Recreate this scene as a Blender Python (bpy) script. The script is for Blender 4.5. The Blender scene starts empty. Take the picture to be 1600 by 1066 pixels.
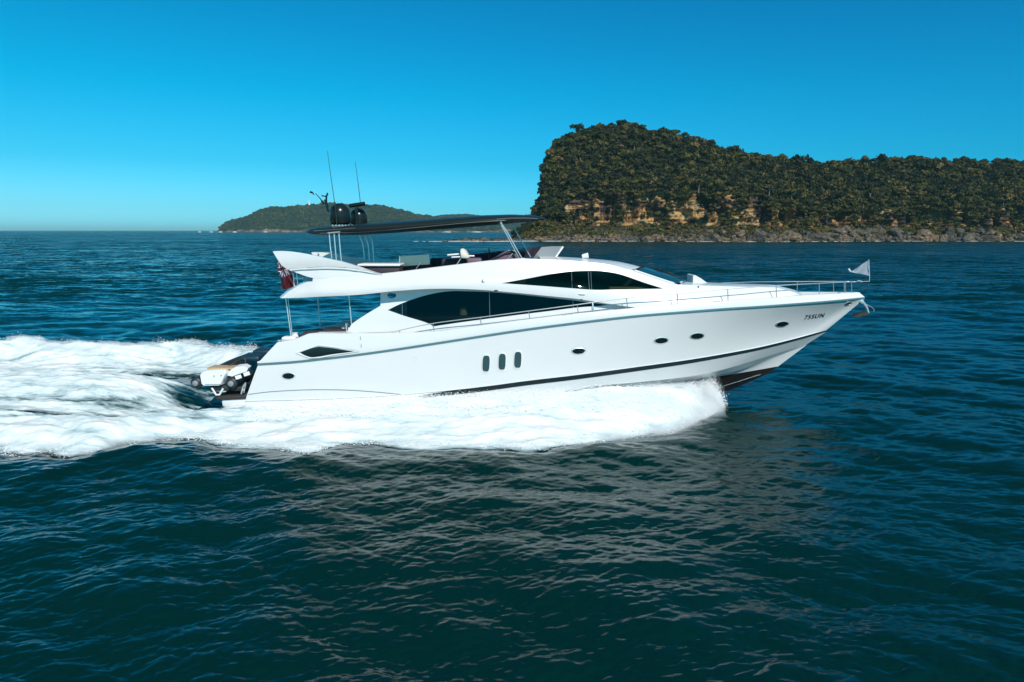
import bpy, math, random
import numpy as np
from mathutils import Vector, Matrix
from mathutils.geometry import delaunay_2d_cdt
from mathutils.bvhtree import BVHTree
random.seed(7)
rng = np.random.default_rng(7)
R = math.radians
scene = bpy.context.scene
COL = scene.collection

# ------------------------------------------------------------------ camera
FPX, CX, CY = 1067.0, 800.0, 533.0          # focal length and centre in photo pixels (1600 x 1066)
TH = math.atan(173.0 / FPX)                 # camera looks down by this much
CAMD, CAMH = 26.0, 6.6
cam = bpy.data.objects.new('camera', bpy.data.cameras.new('camera'))
COL.objects.link(cam)
cam.location = (0, -CAMD, CAMH)
cam.rotation_euler = (math.pi / 2 - TH, 0, 0)
cam.data.sensor_width = 36.0
cam.data.lens = 36.0 * FPX / 1600.0
cam.data.clip_start = 0.1
cam.data.clip_end = 80000
scene.camera = cam

# ------------------------------------------------------------------ light
SUN_EL, SUN_AZ = 39.0, 24.0                 # azimuth: degrees to the right of straight behind the camera
sd = Vector((math.sin(R(SUN_AZ)) * math.cos(R(SUN_EL)), -math.cos(R(SUN_AZ)) * math.cos(R(SUN_EL)), math.sin(R(SUN_EL))))
sun = bpy.data.objects.new('sun', bpy.data.lights.new('sun', 'SUN'))
COL.objects.link(sun)
sun.data.energy = 4.45
sun.data.angle = R(0.5)
sun.data.color = (1.0, 0.95, 0.89)
sun.rotation_euler = (-sd).to_track_quat('-Z', 'Y').to_euler()
sun.location = (10, -60, 60)
w = bpy.data.worlds.new("World")
scene.world = w
w.use_nodes = True
nt = w.node_tree
for n in list(nt.nodes): nt.nodes.remove(n)
wo = nt.nodes.new('ShaderNodeOutputWorld'); bg = nt.nodes.new('ShaderNodeBackground')
sky = nt.nodes.new('ShaderNodeTexSky'); sky.sky_type = 'NISHITA'; sky.sun_disc = False
sky.sun_elevation = R(SUN_EL)
sky.sun_rotation = math.atan2(sd.x, sd.y)
sky.air_density = 1.0; sky.dust_density = 0.6; sky.ozone_density = 3.0
tc = nt.nodes.new('ShaderNodeTexCoord'); sep = nt.nodes.new('ShaderNodeSeparateXYZ')
nt.links.new(tc.outputs['Generated'], sep.inputs[0])
rp = nt.nodes.new('ShaderNodeValToRGB')     # the deep polarised blue of the upper sky, pale cyan low down
nt.links.new(sep.outputs['Z'], rp.inputs[0])
els = [(0.0, (0.25, 0.88, 1.40)), (0.03, (0.18, 0.68, 1.05)), (0.09, (0.055, 0.575, 0.80)), (0.18, (0.0, 0.60, 0.77)),
       (0.30, (0.0, 0.54, 0.73)), (0.6, (0.0, 0.52, 0.52)), (1.0, (0.02, 0.42, 0.40))]
while len(rp.color_ramp.elements) > 1: rp.color_ramp.elements.remove(rp.color_ramp.elements[0])
rp.color_ramp.elements[0].position = els[0][0]; rp.color_ramp.elements[0].color = (*els[0][1], 1)
for p, c in els[1:]:
    e = rp.color_ramp.elements.new(p); e.color = (*c, 1)
mx = nt.nodes.new('ShaderNodeMix'); mx.data_type = 'RGBA'; mx.blend_type = 'MULTIPLY'; mx.inputs[0].default_value = 1.0
nt.links.new(sky.outputs[0], mx.inputs[6]); nt.links.new(rp.outputs[0], mx.inputs[7])
# slightly deeper towards the right (away from the sun's glow)
mr = nt.nodes.new('ShaderNodeMapRange'); nt.links.new(sep.outputs['X'], mr.inputs[0])
mr.inputs[1].default_value = -0.7; mr.inputs[2].default_value = 0.75; mr.inputs[3].default_value = 0.0; mr.inputs[4].default_value = 1.0
mx3 = nt.nodes.new('ShaderNodeMix'); mx3.data_type = 'RGBA'
mx3.inputs[6].default_value = (1.35, 1.08, 1.03, 1); mx3.inputs[7].default_value = (0.0, 0.85, 0.95, 1)
nt.links.new(mr.outputs[0], mx3.inputs[0])
mx2 = nt.nodes.new('ShaderNodeMix'); mx2.data_type = 'RGBA'; mx2.blend_type = 'MULTIPLY'; mx2.inputs[0].default_value = 1.0
nt.links.new(mx.outputs[2], mx2.inputs[6]); nt.links.new(mx3.outputs[2], mx2.inputs[7])
nt.links.new(mx2.outputs[2], bg.inputs[0]); bg.inputs[1].default_value = 0.15
nt.links.new(bg.outputs[0], wo.inputs[0])
scene.view_settings.view_transform = 'Standard'
scene.view_settings.look = 'None'
scene.view_settings.exposure = 0.0
scene.view_settings.gamma = 1.0
scene.cycles.max_bounces = 8
scene.cycles.transparent_max_bounces = 96
scene.cycles.volume_bounces = 3
scene.cycles.use_denoising = True
scene.cycles.caustics_reflective = False
scene.cycles.caustics_refractive = False

# ------------------------------------------------------------------ helpers
def U(px, py, Y=0.0):
    """photo pixel -> world point at lateral depth Y"""
    u = (px - CX) / FPX; v = (CY - py) / FPX
    dy = math.cos(TH) + v * math.sin(TH); dz = -math.sin(TH) + v * math.cos(TH)
    t = (Y + CAMD) / dy
    return (u * t, Y, CAMH + dz * t)
def UZ(px, py, z=0.0):
    """photo pixel -> world point at height z"""
    u = (px - CX) / FPX; v = (CY - py) / FPX
    dy = math.cos(TH) + v * math.sin(TH); dz = -math.sin(TH) + v * math.cos(TH)
    t = (z - CAMH) / dz
    return (u * t, -CAMD + dy * t, z)
def Unp(px, py, Y):
    u = (px - CX) / FPX; v = (CY - py) / FPX
    dy = np.cos(TH) + v * np.sin(TH); dz = -np.sin(TH) + v * np.cos(TH)
    t = (Y + CAMD) / dy
    return np.stack([u * t, Y + 0 * px, CAMH + dz * t], -1)

def link(o, parent=None, label=None, cat=None, group=None, kind=None):
    COL.objects.link(o)
    if parent is not None:
        o.parent = parent
        o.matrix_parent_inverse = Matrix.Translation(-Vector(parent.location)) if parent.type == 'EMPTY' else Matrix.Identity(4)
        if parent.type != 'EMPTY' and parent.parent is not None:
            o.matrix_parent_inverse = Matrix.Identity(4)
    if label: o['label'] = label
    if cat: o['category'] = cat
    if group: o['group'] = group
    if kind: o['kind'] = kind
    return o
def root(name, loc, label, cat, group=None):
    o = bpy.data.objects.new(name, None); o.empty_display_size = 0.5
    o.location = loc
    return link(o, None, label, cat, group)
def mesh_np(name, V, F, mats, smooth=True, sharp=None, fmat=None):
    """V (n,3); F list of arrays / lists of faces"""
    me = bpy.data.meshes.new(name)
    if isinstance(F, np.ndarray):
        k = F.shape[1]; nF = len(F)
        me.vertices.add(len(V)); me.vertices.foreach_set('co', np.asarray(V, dtype=np.float32).ravel())
        me.loops.add(nF * k); me.loops.foreach_set('vertex_index', F.astype(np.int32).ravel())
        me.polygons.add(nF); me.polygons.foreach_set('loop_start', np.arange(0, nF * k, k, dtype=np.int32))
        me.polygons.foreach_set('loop_total', np.full(nF, k, dtype=np.int32))
        me.update(calc_edges=True)
    else:
        me.from_pydata([tuple(v) for v in V], [], [tuple(int(i) for i in f) for f in F]); me.update()
    for m in (mats if isinstance(mats, (list, tuple)) else [mats]): me.materials.append(m)
    if fmat is not None: me.polygons.foreach_set('material_index', np.asarray(fmat, dtype=np.int32))
    me.polygons.foreach_set('use_smooth', np.full(len(me.polygons), smooth, dtype=bool))
    if smooth and sharp: me.set_sharp_from_angle(angle=R(sharp))
    return me
def obj(name, V, F, mats, parent=None, smooth=True, sharp=35, fmat=None, **kw):
    me = mesh_np(name, V, F, mats, smooth, sharp, fmat)
    return link(bpy.data.objects.new(name, me), parent, **kw)

class MB:
    """collects shapes into one mesh"""
    def __init__(s): s.V = []; s.F = []; s.M = []
    def add(s, V, F, mi=0):
        b = len(s.V); s.V += [tuple(v) for v in V]
        s.F += [[int(i) + b for i in f] for f in F]; s.M += [mi] * len(F); return s
    def box(s, c, d, rz=0, mi=0, bev=0.0, ry=0, rx=0):
        x, y, z = d[0] / 2, d[1] / 2, d[2] / 2
        m = Matrix.Rotation(rz, 3, 'Z') @ Matrix.Rotation(ry, 3, 'Y') @ Matrix.Rotation(rx, 3, 'X')
        b = min(bev, x * .9, y * .9, z * .9)
        if b <= 0:
            P = [(i * x, j * y, k * z) for i in (-1, 1) for j in (-1, 1) for k in (-1, 1)]
            F = [(0, 1, 3, 2), (4, 6, 7, 5), (0, 4, 5, 1), (2, 3, 7, 6), (0, 2, 6, 4), (1, 5, 7, 3)]
        else:
            rings = [(-z, b), (-z + b * .3, b * .3), (-z + b, 0), (z - b, 0), (z - b * .3, b * .3), (z, b)]
            P = []
            for zz, ins in rings:
                X, Y = x - ins, y - ins; cr = b
                for (sx, sy, a0) in ((1, 1, 0), (-1, 1, 90), (-1, -1, 180), (1, -1, 270)):
                    for a in (0, 30, 60, 90):
                        P.append((sx * (X - cr * .7) + cr * .7 * math.cos(R(a0 + a)), sy * (Y - cr * .7) + cr * .7 * math.sin(R(a0 + a)), zz))
            n = 16; F = []
            for r_ in range(len(rings) - 1):
                for i in range(n): F.append((r_ * n + i, r_ * n + (i + 1) % n, (r_ + 1) * n + (i + 1) % n, (r_ + 1) * n + i))
            F.append(tuple(range(n))[::-1]); F.append(tuple(range((len(rings) - 1) * n, len(rings) * n)))
        P = [tuple(m @ Vector(p) + Vector(c)) for p in P]
        return s.add(P, F, mi)
    def tube(s, pts, r, n=8, mi=0, caps=True):
        pts = [Vector(p) for p in pts]; k = len(pts)
        rs = r if isinstance(r, (list, tuple)) else [r] * k
        V = []; up = Vector((0.13, 0.2, 1)).normalized()
        for i, p in enumerate(pts):
            t = (pts[min(i + 1, k - 1)] - pts[max(i - 1, 0)]).normalized()
            a = t.cross(up)
            if a.length < 1e-3: a = t.cross(Vector((1, 0, 0)))
            a.normalize(); b = t.cross(a).normalized()
            for j in range(n):
                q = 2 * math.pi * j / n
                V.append(p + (a * math.cos(q) + b * math.sin(q)) * rs[i])
        F = [(i * n + j, (i + 1) * n + j, (i + 1) * n + (j + 1) % n, i * n + (j + 1) % n) for i in range(k - 1) for j in range(n)]
        if caps: F += [tuple(range(n)), tuple(range((k - 1) * n, k * n))[::-1]]
        return s.add(V, F, mi)
    def lathe(s, prof, c, axis=None, n=24, mi=0):
        V = []; ax = Vector(axis or (0, 0, 1)).normalized()
        q = Vector((0, 0, 1)).rotation_difference(ax)
        for r_, z in prof:
            for j in range(n):
                a = 2 * math.pi * j / n
                V.append(Vector(c) + q @ Vector((r_ * math.cos(a), r_ * math.sin(a), z)))
        m = len(prof)
        F = [(i * n + j, i * n + (j + 1) % n, (i + 1) * n + (j + 1) % n, (i + 1) * n + j) for i in range(m - 1) for j in range(n)]
        F += [tuple(range(n))[::-1], tuple(range((m - 1) * n, m * n))]
        return s.add(V, F, mi)
    def build(s, name, mats, parent=None, sharp=35, smooth=True, **kw):
        return obj(name, s.V, s.F, mats, parent, smooth, sharp, s.M, **kw)

def spl(pts, n=8):
    """open Catmull-Rom through pts"""
    P = np.array(pts, float); out = []
    Q = np.vstack([2 * P[0] - P[1], P, 2 * P[-1] - P[-2]])
    for i in range(1, len(Q) - 2):
        p0, p1, p2, p3 = Q[i - 1], Q[i], Q[i + 1], Q[i + 2]
        # centripetal knots
        t0 = 0; t1 = t0 + max(np.linalg.norm(p1 - p0), 1e-6) ** .5; t2 = t1 + max(np.linalg.norm(p2 - p1), 1e-6) ** .5; t3 = t2 + max(np.linalg.norm(p3 - p2), 1e-6) ** .5
        for t in np.linspace(t1, t2, n, endpoint=False):
            a1 = (t1 - t) / (t1 - t0) * p0 + (t - t0) / (t1 - t0) * p1
            a2 = (t2 - t) / (t2 - t1) * p1 + (t - t1) / (t2 - t1) * p2
            a3 = (t3 - t) / (t3 - t2) * p2 + (t - t2) / (t3 - t2) * p3
            b1 = (t2 - t) / (t2 - t0) * a1 + (t - t0) / (t2 - t0) * a2
            b2 = (t3 - t) / (t3 - t1) * a2 + (t - t1) / (t3 - t1) * a3
            out.append((t2 - t) / (t2 - t1) * b1 + (t - t1) / (t2 - t1) * b2)
    out.append(P[-1])
    return np.array(out)
def resamp(P, n, power=None):
    P = np.asarray(P, float)
    d = np.r_[0, np.cumsum(np.linalg.norm(np.diff(P, axis=0), axis=1))]
    t = np.linspace(0, 1, n) if power is None else power
    return np.stack([np.interp(t * d[-1], d, P[:, k]) for k in range(P.shape[1])], -1)
def grid_faces(n, m, wrap=False):
    i = np.arange(n - 1)[:, None]; j = np.arange(m if wrap else m - 1)[None, :]
    a = i * m + j; b = i * m + (j + 1) % m; c = (i + 1) * m + (j + 1) % m; d = (i + 1) * m + j
    return np.stack([a + 0 * b, b, c, d], -1).reshape(-1, 4)
def inpoly(P, poly):
    x, y = P[:, 0], P[:, 1]; ins = np.zeros(len(P), bool)
    n = len(poly); j = n - 1
    for i in range(n):
        xi, yi = poly[i]; xj, yj = poly[j]
        c = ((yi > y) != (yj > y)) & (x < (xj - xi) * (y - yi) / (yj - yi + 1e-12) + xi)
        ins ^= c; j = i
    return ins
def dist_poly(P, poly):
    A = np.asarray(poly); B = np.roll(A, -1, 0); d = np.full(len(P), 1e9)
    for a, b in zip(A, B):
        ab = b - a; t = np.clip(((P - a) @ ab) / max(ab @ ab, 1e-9), 0, 1)
        d = np.minimum(d, np.linalg.norm(P - (a + t[:, None] * ab), axis=1))
    return d
def sheet(outline, holes, Yf, step=7.0, off=0.0):
    """triangulated sheet: outline and holes in photo pixels, each vertex put at its own depth Yf"""
    outline = np.asarray(outline, float); holes = [np.asarray(h, float) for h in holes]
    lo, hi = outline.min(0), outline.max(0)
    gx, gy = np.meshgrid(np.arange(lo[0] + 1, hi[0], step), np.arange(lo[1] + 1, hi[1], step * .6))
    G = np.stack([gx.ravel(), gy.ravel()], -1)
    k = inpoly(G, outline) & (dist_poly(G, outline) > step * .3)
    for h in holes: k &= ~inpoly(G, h) & (dist_poly(G, h) > step * .3)
    G = G[k]
    vs = [outline] + holes; E = []; b = 0
    for v in vs:
        n = len(v); E += [(b + i, b + (i + 1) % n) for i in range(n)]; b += n
    allv = np.vstack(vs + [G])
    r = delaunay_2d_cdt([Vector(p) for p in allv], E, [], 0, 1e-5)
    V2 = np.array([tuple(p) for p in r[0]]); T = np.array([f for f in r[2] if len(f) == 3])
    c = V2[T].mean(1); k = inpoly(c, outline)
    for h in holes: k &= ~inpoly(c, h)
    T = T[k]
    Y = Yf(V2[:, 0], V2[:, 1]) + off
    V = Unp(V2[:, 0], V2[:, 1], Y)
    nrm = np.cross(V[T[:, 1]] - V[T[:, 0]], V[T[:, 2]] - V[T[:, 0]])
    bad = nrm[:, 1] > 0
    T[bad] = T[bad][:, ::-1]
    return V, T
HEEL = .042                                 # the yacht leans a little away from the camera in its turn
def far(V, k=-1.0):
    """near-side points carried across the heeled boat: k = -1 the mirrored side, 0 the centreline"""
    V = np.array(V, float); y0 = V[..., 1].copy(); V[..., 1] = y0 * k; V[..., 2] -= HEEL * (V[..., 1] - y0); return V
def mirror(V, F):
    V = far(V)
    return V, [tuple(f)[::-1] for f in F]
def both(mb, V, F, mi=0):
    mb.add(V, F, mi); V2, F2 = mirror(V, F); mb.add(V2, F2, mi)

# noise -------------------------------------------------------------
def vnoise(x, y, seed=0):
    xi = np.floor(x).astype(np.int64); yi = np.floor(y).astype(np.int64)
    fx, fy = x - xi, y - yi
    def g(i, j):
        h = (i * 374761393 + j * 668265263 + seed * 982451653) & 0xFFFFFFFF
        h = ((h ^ (h >> 13)) * 1274126177) & 0xFFFFFFFF
        h = (h ^ (h >> 16)) & 0xFFFF
        return h / 65536.0 * 2 * np.pi
    def dot(i, j, dx, dy):
        a = g(i, j); return np.cos(a) * dx + np.sin(a) * dy
    s = fx * fx * fx * (fx * (fx * 6 - 15) + 10); t = fy * fy * fy * (fy * (fy * 6 - 15) + 10)
    a = dot(xi, yi, fx, fy); b = dot(xi + 1, yi, fx - 1, fy); c = dot(xi, yi + 1, fx, fy - 1); d = dot(xi + 1, yi + 1, fx - 1, fy - 1)
    return ((a + s * (b - a)) * (1 - t) + (c + s * (d - c)) * t) * 1.5
def fbm(x, y, o=5, seed=0, gain=.5, billow=False):
    r = 0; a = 1; f = 1; tot = 0
    for i in range(o):
        n = vnoise(x * f + i * 17.3, y * f - i * 9.1, seed + i)
        if billow: n = np.abs(n) * 2 - .6
        r = r + a * n; tot += a; a *= gain; f *= 2.03
    return r / tot
def smooth(t): t = np.clip(t, 0, 1); return t * t * (3 - 2 * t)

# ------------------------------------------------------------------ materials
def mat(name, color=(.8, .8, .8), rough=.5, metal=0.0, coat=0.0, spec=.5, **kw):
    m = bpy.data.materials.new(name); m.use_nodes = True
    p = m.node_tree.nodes['Principled BSDF']
    p.inputs['Base Color'].default_value = (*color, 1); p.inputs['Roughness'].default_value = rough
    p.inputs['Metallic'].default_value = metal; p.inputs['Coat Weight'].default_value = coat
    p.inputs['Specular IOR Level'].default_value = spec
    return m
def N(m, t, **kw):
    n = m.node_tree.nodes.new(t)
    for k, v in kw.items(): setattr(n, k, v)
    return n
def L(m, a, b): m.node_tree.links.new(a, b)
def ramp(m, fac, stops):
    r = N(m, 'ShaderNodeValToRGB'); L(m, fac, r.inputs[0]); e = r.color_ramp.elements
    while len(e) > 1: e.remove(e[0])
    e[0].position = stops[0][0]; e[0].color = (*stops[0][1], 1)
    for p, c in stops[1:]:
        q = e.new(p); q.color = (*c, 1)
    return r.outputs[0]
def noise(m, scale, detail=4, rough=.55, vec=None, dist=0):
    n = N(m, 'ShaderNodeTexNoise'); n.inputs['Scale'].default_value = scale; n.inputs['Detail'].default_value = detail
    n.inputs['Roughness'].default_value = rough; n.inputs['Distortion'].default_value = dist
    if vec is not None: L(m, vec, n.inputs['Vector'])
    return n.outputs[0]
def coords(m, scale=(1, 1, 1), rot=(0, 0, 0)):
    g = N(m, 'ShaderNodeNewGeometry'); mp = N(m, 'ShaderNodeMapping')
    mp.inputs['Scale'].default_value = scale; mp.inputs['Rotation'].default_value = rot
    L(m, g.outputs['Position'], mp.inputs[0]); return mp.outputs[0]
def bump(m, h, strength, dist=.1, prev=None):
    b = N(m, 'ShaderNodeBump'); b.inputs['Strength'].default_value = strength; b.inputs['Distance'].default_value = dist
    L(m, h, b.inputs['Height'])
    if prev is not None: L(m, prev, b.inputs['Normal'])
    return b.outputs[0]
def P(m): return m.node_tree.nodes['Principled BSDF']

M = {}
M['gel'] = mat('white_gelcoat', (.77, .755, .745), .25, coat=.3)
m = M['gel']; c = ramp(m, noise(m, .35, 3, vec=coords(m)), [(0.3, (.70, .695, .69)), (.7, (.735, .728, .722))]); L(m, c, P(m).inputs['Base Color'])
L(m, bump(m, noise(m, .8, 2, vec=coords(m, (1, 1, 2))), .05, .05), P(m).inputs['Normal'])
M['grey_gel'] = mat('pale_grey_deck', (.55, .58, .58), .6)
M['teak'] = mat('teak_deck', (.30, .22, .15), .6)
M['rub'] = mat('grey_rub_rail', (.12, .21, .23), .3, metal=.3)
M['black'] = mat('black_stripe', (.012, .016, .018), .25, coat=.3)
M['antifoul'] = mat('black_antifouling', (.012, .009, .010), .45)
m = M['antifoul']; c = ramp(m, noise(m, 2.2, 5, vec=coords(m)), [(0.35, (.008, .008, .010)), (.62, (.022, .012, .012)), (.8, (.05, .02, .015))]); L(m, c, P(m).inputs['Base Color'])
M['chrome'] = mat('stainless_steel', (.86, .88, .88), .34, metal=.75)
M['darkchrome'] = mat('dull_steel', (.42, .45, .45), .35, metal=.8)
M['blackgloss'] = mat('black_hardtop', (.012, .018, .018), .38, spec=.3)
M['dome'] = mat('black_dome', (.010, .016, .016), .25, spec=.4)
M['rubber'] = mat('black_rubber', (.02, .024, .026), .45)
M['tubecap'] = mat('grey_tube_cap', (.22, .25, .27), .5)
M['plum'] = mat('plum_upholstery', (.035, .024, .034), .6)
M['mauve'] = mat('mauve_upholstery', (.16, .09, .12), .6)
M['brown'] = mat('brown_cushion', (.045, .03, .028), .7)
M['cream'] = mat('cream_vinyl', (.72, .68, .58), .5)
M['tan'] = mat('tan_teak_trim', (.48, .32, .17), .55)
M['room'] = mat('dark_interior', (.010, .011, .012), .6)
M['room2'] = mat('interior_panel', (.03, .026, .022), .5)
M['lamp'] = mat('lamp_shade', (.75, .55, .32), .8)
M['dash'] = mat('tan_dash', (.75, .62, .36), .8)
M['lit_plexi'] = mat('lit_plexi_grey', (.32, .34, .35), .3)  # grey stands for the sunlit part of the plexiglass, light put into the colour
M['white'] = mat('white_paint', (.8, .8, .8), .4)
M['pale'] = mat('pale_panel', (.66, .68, .68), .4)
M['red'] = mat('shaded_red_cloth', (.07, .003, .010), .8)  # red darkened to hold the arch wing's shade on the flag
M['blue'] = mat('blue_cloth', (.01, .015, .09), .8)
M['wcloth'] = mat('white_cloth', (.55, .55, .6), .8)
def glassmat(name, tint, gl=(1, 1, 1), rough=.02, base=None, ior=1.5):
    m = bpy.data.materials.new(name); m.use_nodes = True; t = m.node_tree
    for n in list(t.nodes): t.nodes.remove(n)
    o = N(m, 'ShaderNodeOutputMaterial'); fr = N(m, 'ShaderNodeFresnel'); fr.inputs[0].default_value = ior
    tr = N(m, 'ShaderNodeBsdfTransparent'); tr.inputs[0].default_value = (*tint, 1)
    g = N(m, 'ShaderNodeBsdfGlossy'); g.inputs[0].default_value = (*gl, 1); g.inputs[1].default_value = rough
    mxs = N(m, 'ShaderNodeMixShader'); L(m, fr.outputs[0], mxs.inputs[0])
    src = tr.outputs[0]
    if base:
        d = N(m, 'ShaderNodeBsdfDiffuse'); d.inputs[0].default_value = (*base[0], 1)
        m2 = N(m, 'ShaderNodeMixShader'); m2.inputs[0].default_value = base[1]
        L(m, tr.outputs[0], m2.inputs[1]); L(m, d.outputs[0], m2.inputs[2]); src = m2.outputs[0]
    L(m, src, mxs.inputs[1]); L(m, g.outputs[0], mxs.inputs[2]); L(m, mxs.outputs[0], o.inputs[0]); return m
M['glass'] = glassmat('tinted_glass', (.22, .27, .26), (.5, .65, .6), ior=1.45)
M['port'] = mat('dark_porthole_glass', (.006, .014, .016), .05)
M['hullglass'] = mat('grey_hull_window', (.035, .075, .085), .15)
M['acryl'] = glassmat('clear_acrylic', (.45, .62, .62), base=((.2, .34, .34), .5))
M['plexi'] = glassmat('plum_plexiglass', (.10, .06, .09), base=((.06, .045, .06), .6))
M['pennant'] = glassmat('thin_pennant', (.8, .85, .9), base=((.50, .54, .60), .62))

# ================================================================== SEA
def ocean(Nn, Ls, wdir, lp, spread, seed, lo, hi):
    g = np.random.default_rng(seed)
    k1 = np.fft.fftfreq(Nn, Ls / Nn) * 2 * np.pi
    kx, ky = np.meshgrid(k1, k1, indexing='ij'); k = np.hypot(kx, ky); k[0, 0] = 1e-6
    kp = 2 * np.pi / lp
    S = np.exp(-1.25 * (kp / k) ** 2) / k ** 3.7
    c = (kx * np.cos(wdir) + ky * np.sin(wdir)) / k
    S *= (np.abs(c) ** spread + .06)
    S[k < 2 * np.pi / hi] = 0; S[k > 2 * np.pi / lo] = 0; S[0, 0] = 0
    Hk = np.sqrt(S) * (g.normal(size=k.shape) + 1j * g.normal(size=k.shape))
    h = np.real(np.fft.ifft2(Hk)); dx = np.real(np.fft.ifft2(1j * kx / k * Hk)); dy = np.real(np.fft.ifft2(1j * ky / k * Hk))
    sl = np.real(np.fft.ifft2(1j * kx * Hk)).std() ** 2 + np.real(np.fft.ifft2(1j * ky * Hk)).std() ** 2
    s = 1.0 / math.sqrt(sl)                   # unit rms slope
    return [h * s, dx * s, dy * s], Ls
BANDS = [  # tile, rms slope, finest wavelength
    (ocean(256, 173., R(74), 22, 3, 3, 7.0, 60), .035, 7.0, 11),
    (ocean(512, 97., R(66), 5.5, 2.0, 4, 2.0, 7.0), .075, 2.0, -7),
    (ocean(768, 53., R(78), 2.0, 3.2, 5, .55, 2.0), .115, .55, -4),
    (ocean(1024, 23., R(60), .6, 3.0, 6, .12, .55), .165, .25, -38)]
def samp(T, Ls, x, y):
    n = T[0].shape[0]; u = (x / Ls) % 1 * n; v = (y / Ls) % 1 * n
    i = np.floor(u).astype(int); j = np.floor(v).astype(int); fu, fv = u - i, v - j
    i %= n; j %= n; i1, j1 = (i + 1) % n, (j + 1) % n
    return [a[i, j] * (1 - fu) * (1 - fv) + a[i1, j] * fu * (1 - fv) + a[i, j1] * (1 - fu) * fv + a[i1, j1] * fu * fv for a in T]
def waves(x, y, spacing):
    z = 0; dx = 0; dy = 0
    for (T, Ls), sl, fine, rot in BANDS:
        c, s = math.cos(R(rot)), math.sin(R(rot))
        a = samp(T, Ls, x * c - y * s, x * s + y * c)
        f = smooth((fine * 1.0 / spacing - .6) / 1.6) * sl
        gust = 1 + .35 * vnoise(x / 31 + 5, y / 47, 90)
        z = z + a[0] * f * gust
        ax, ay = a[1] * f * gust, a[2] * f * gust
        dx = dx - (ax * c + ay * s) * .95; dy = dy - (-ax * s + ay * c) * .95
    return z, dx, dy

# wake plan in world coordinates ------------------------------------
near_px = [(-420, 690), (-250, 700), (-60, 706), (20, 716), (60, 711), (100, 717), (140, 712), (180, 701), (230, 696), (300, 691), (350, 699), (400, 703), (440, 709),
           (480, 715), (530, 701), (600, 698), (660, 703), (720, 701), (780, 704), (850, 706), (900, 701), (950, 692), (1000, 686), (1050, 680), (1085, 664), (1112, 650), (1128, 640)]
NB = np.array([UZ(a, b, .05)[:2] for a, b in near_px]); NB = NB[np.argsort(NB[:, 0])]
NB = np.vstack([NB, [[7.75, -1.0]]])
far_px = [(-420, 545), (-200, 538), (0, 534), (60, 532), (100, 537), (200, 540), (300, 536), (400, 546)]
FB = np.array([UZ(a, b, .75)[:2] for a, b in far_px]); FB = np.vstack([FB[np.argsort(FB[:, 0])], [[-4, 6.0], [2, 5.2], [5.5, 4.2], [7.4, 2.4], [7.75, 1.0]]])
def hullhalf(x):                               # half beam at the water
    return np.interp(x, [-9.6, -9.5, -4, 1, 4, 6.2, 7.9, 8.2], [0, 2.5, 2.6, 2.45, 1.9, 1.15, .25, 0])
def gap(px, py, rx, ry, x, y, rot=0):
    g = UZ(px, py, .1); dx, dy = x - g[0], y - g[1]
    c, s = math.cos(rot), math.sin(rot)
    return np.exp(-(((dx * c + dy * s) / rx) ** 2 + ((-dx * s + dy * c) / ry) ** 2))
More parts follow.
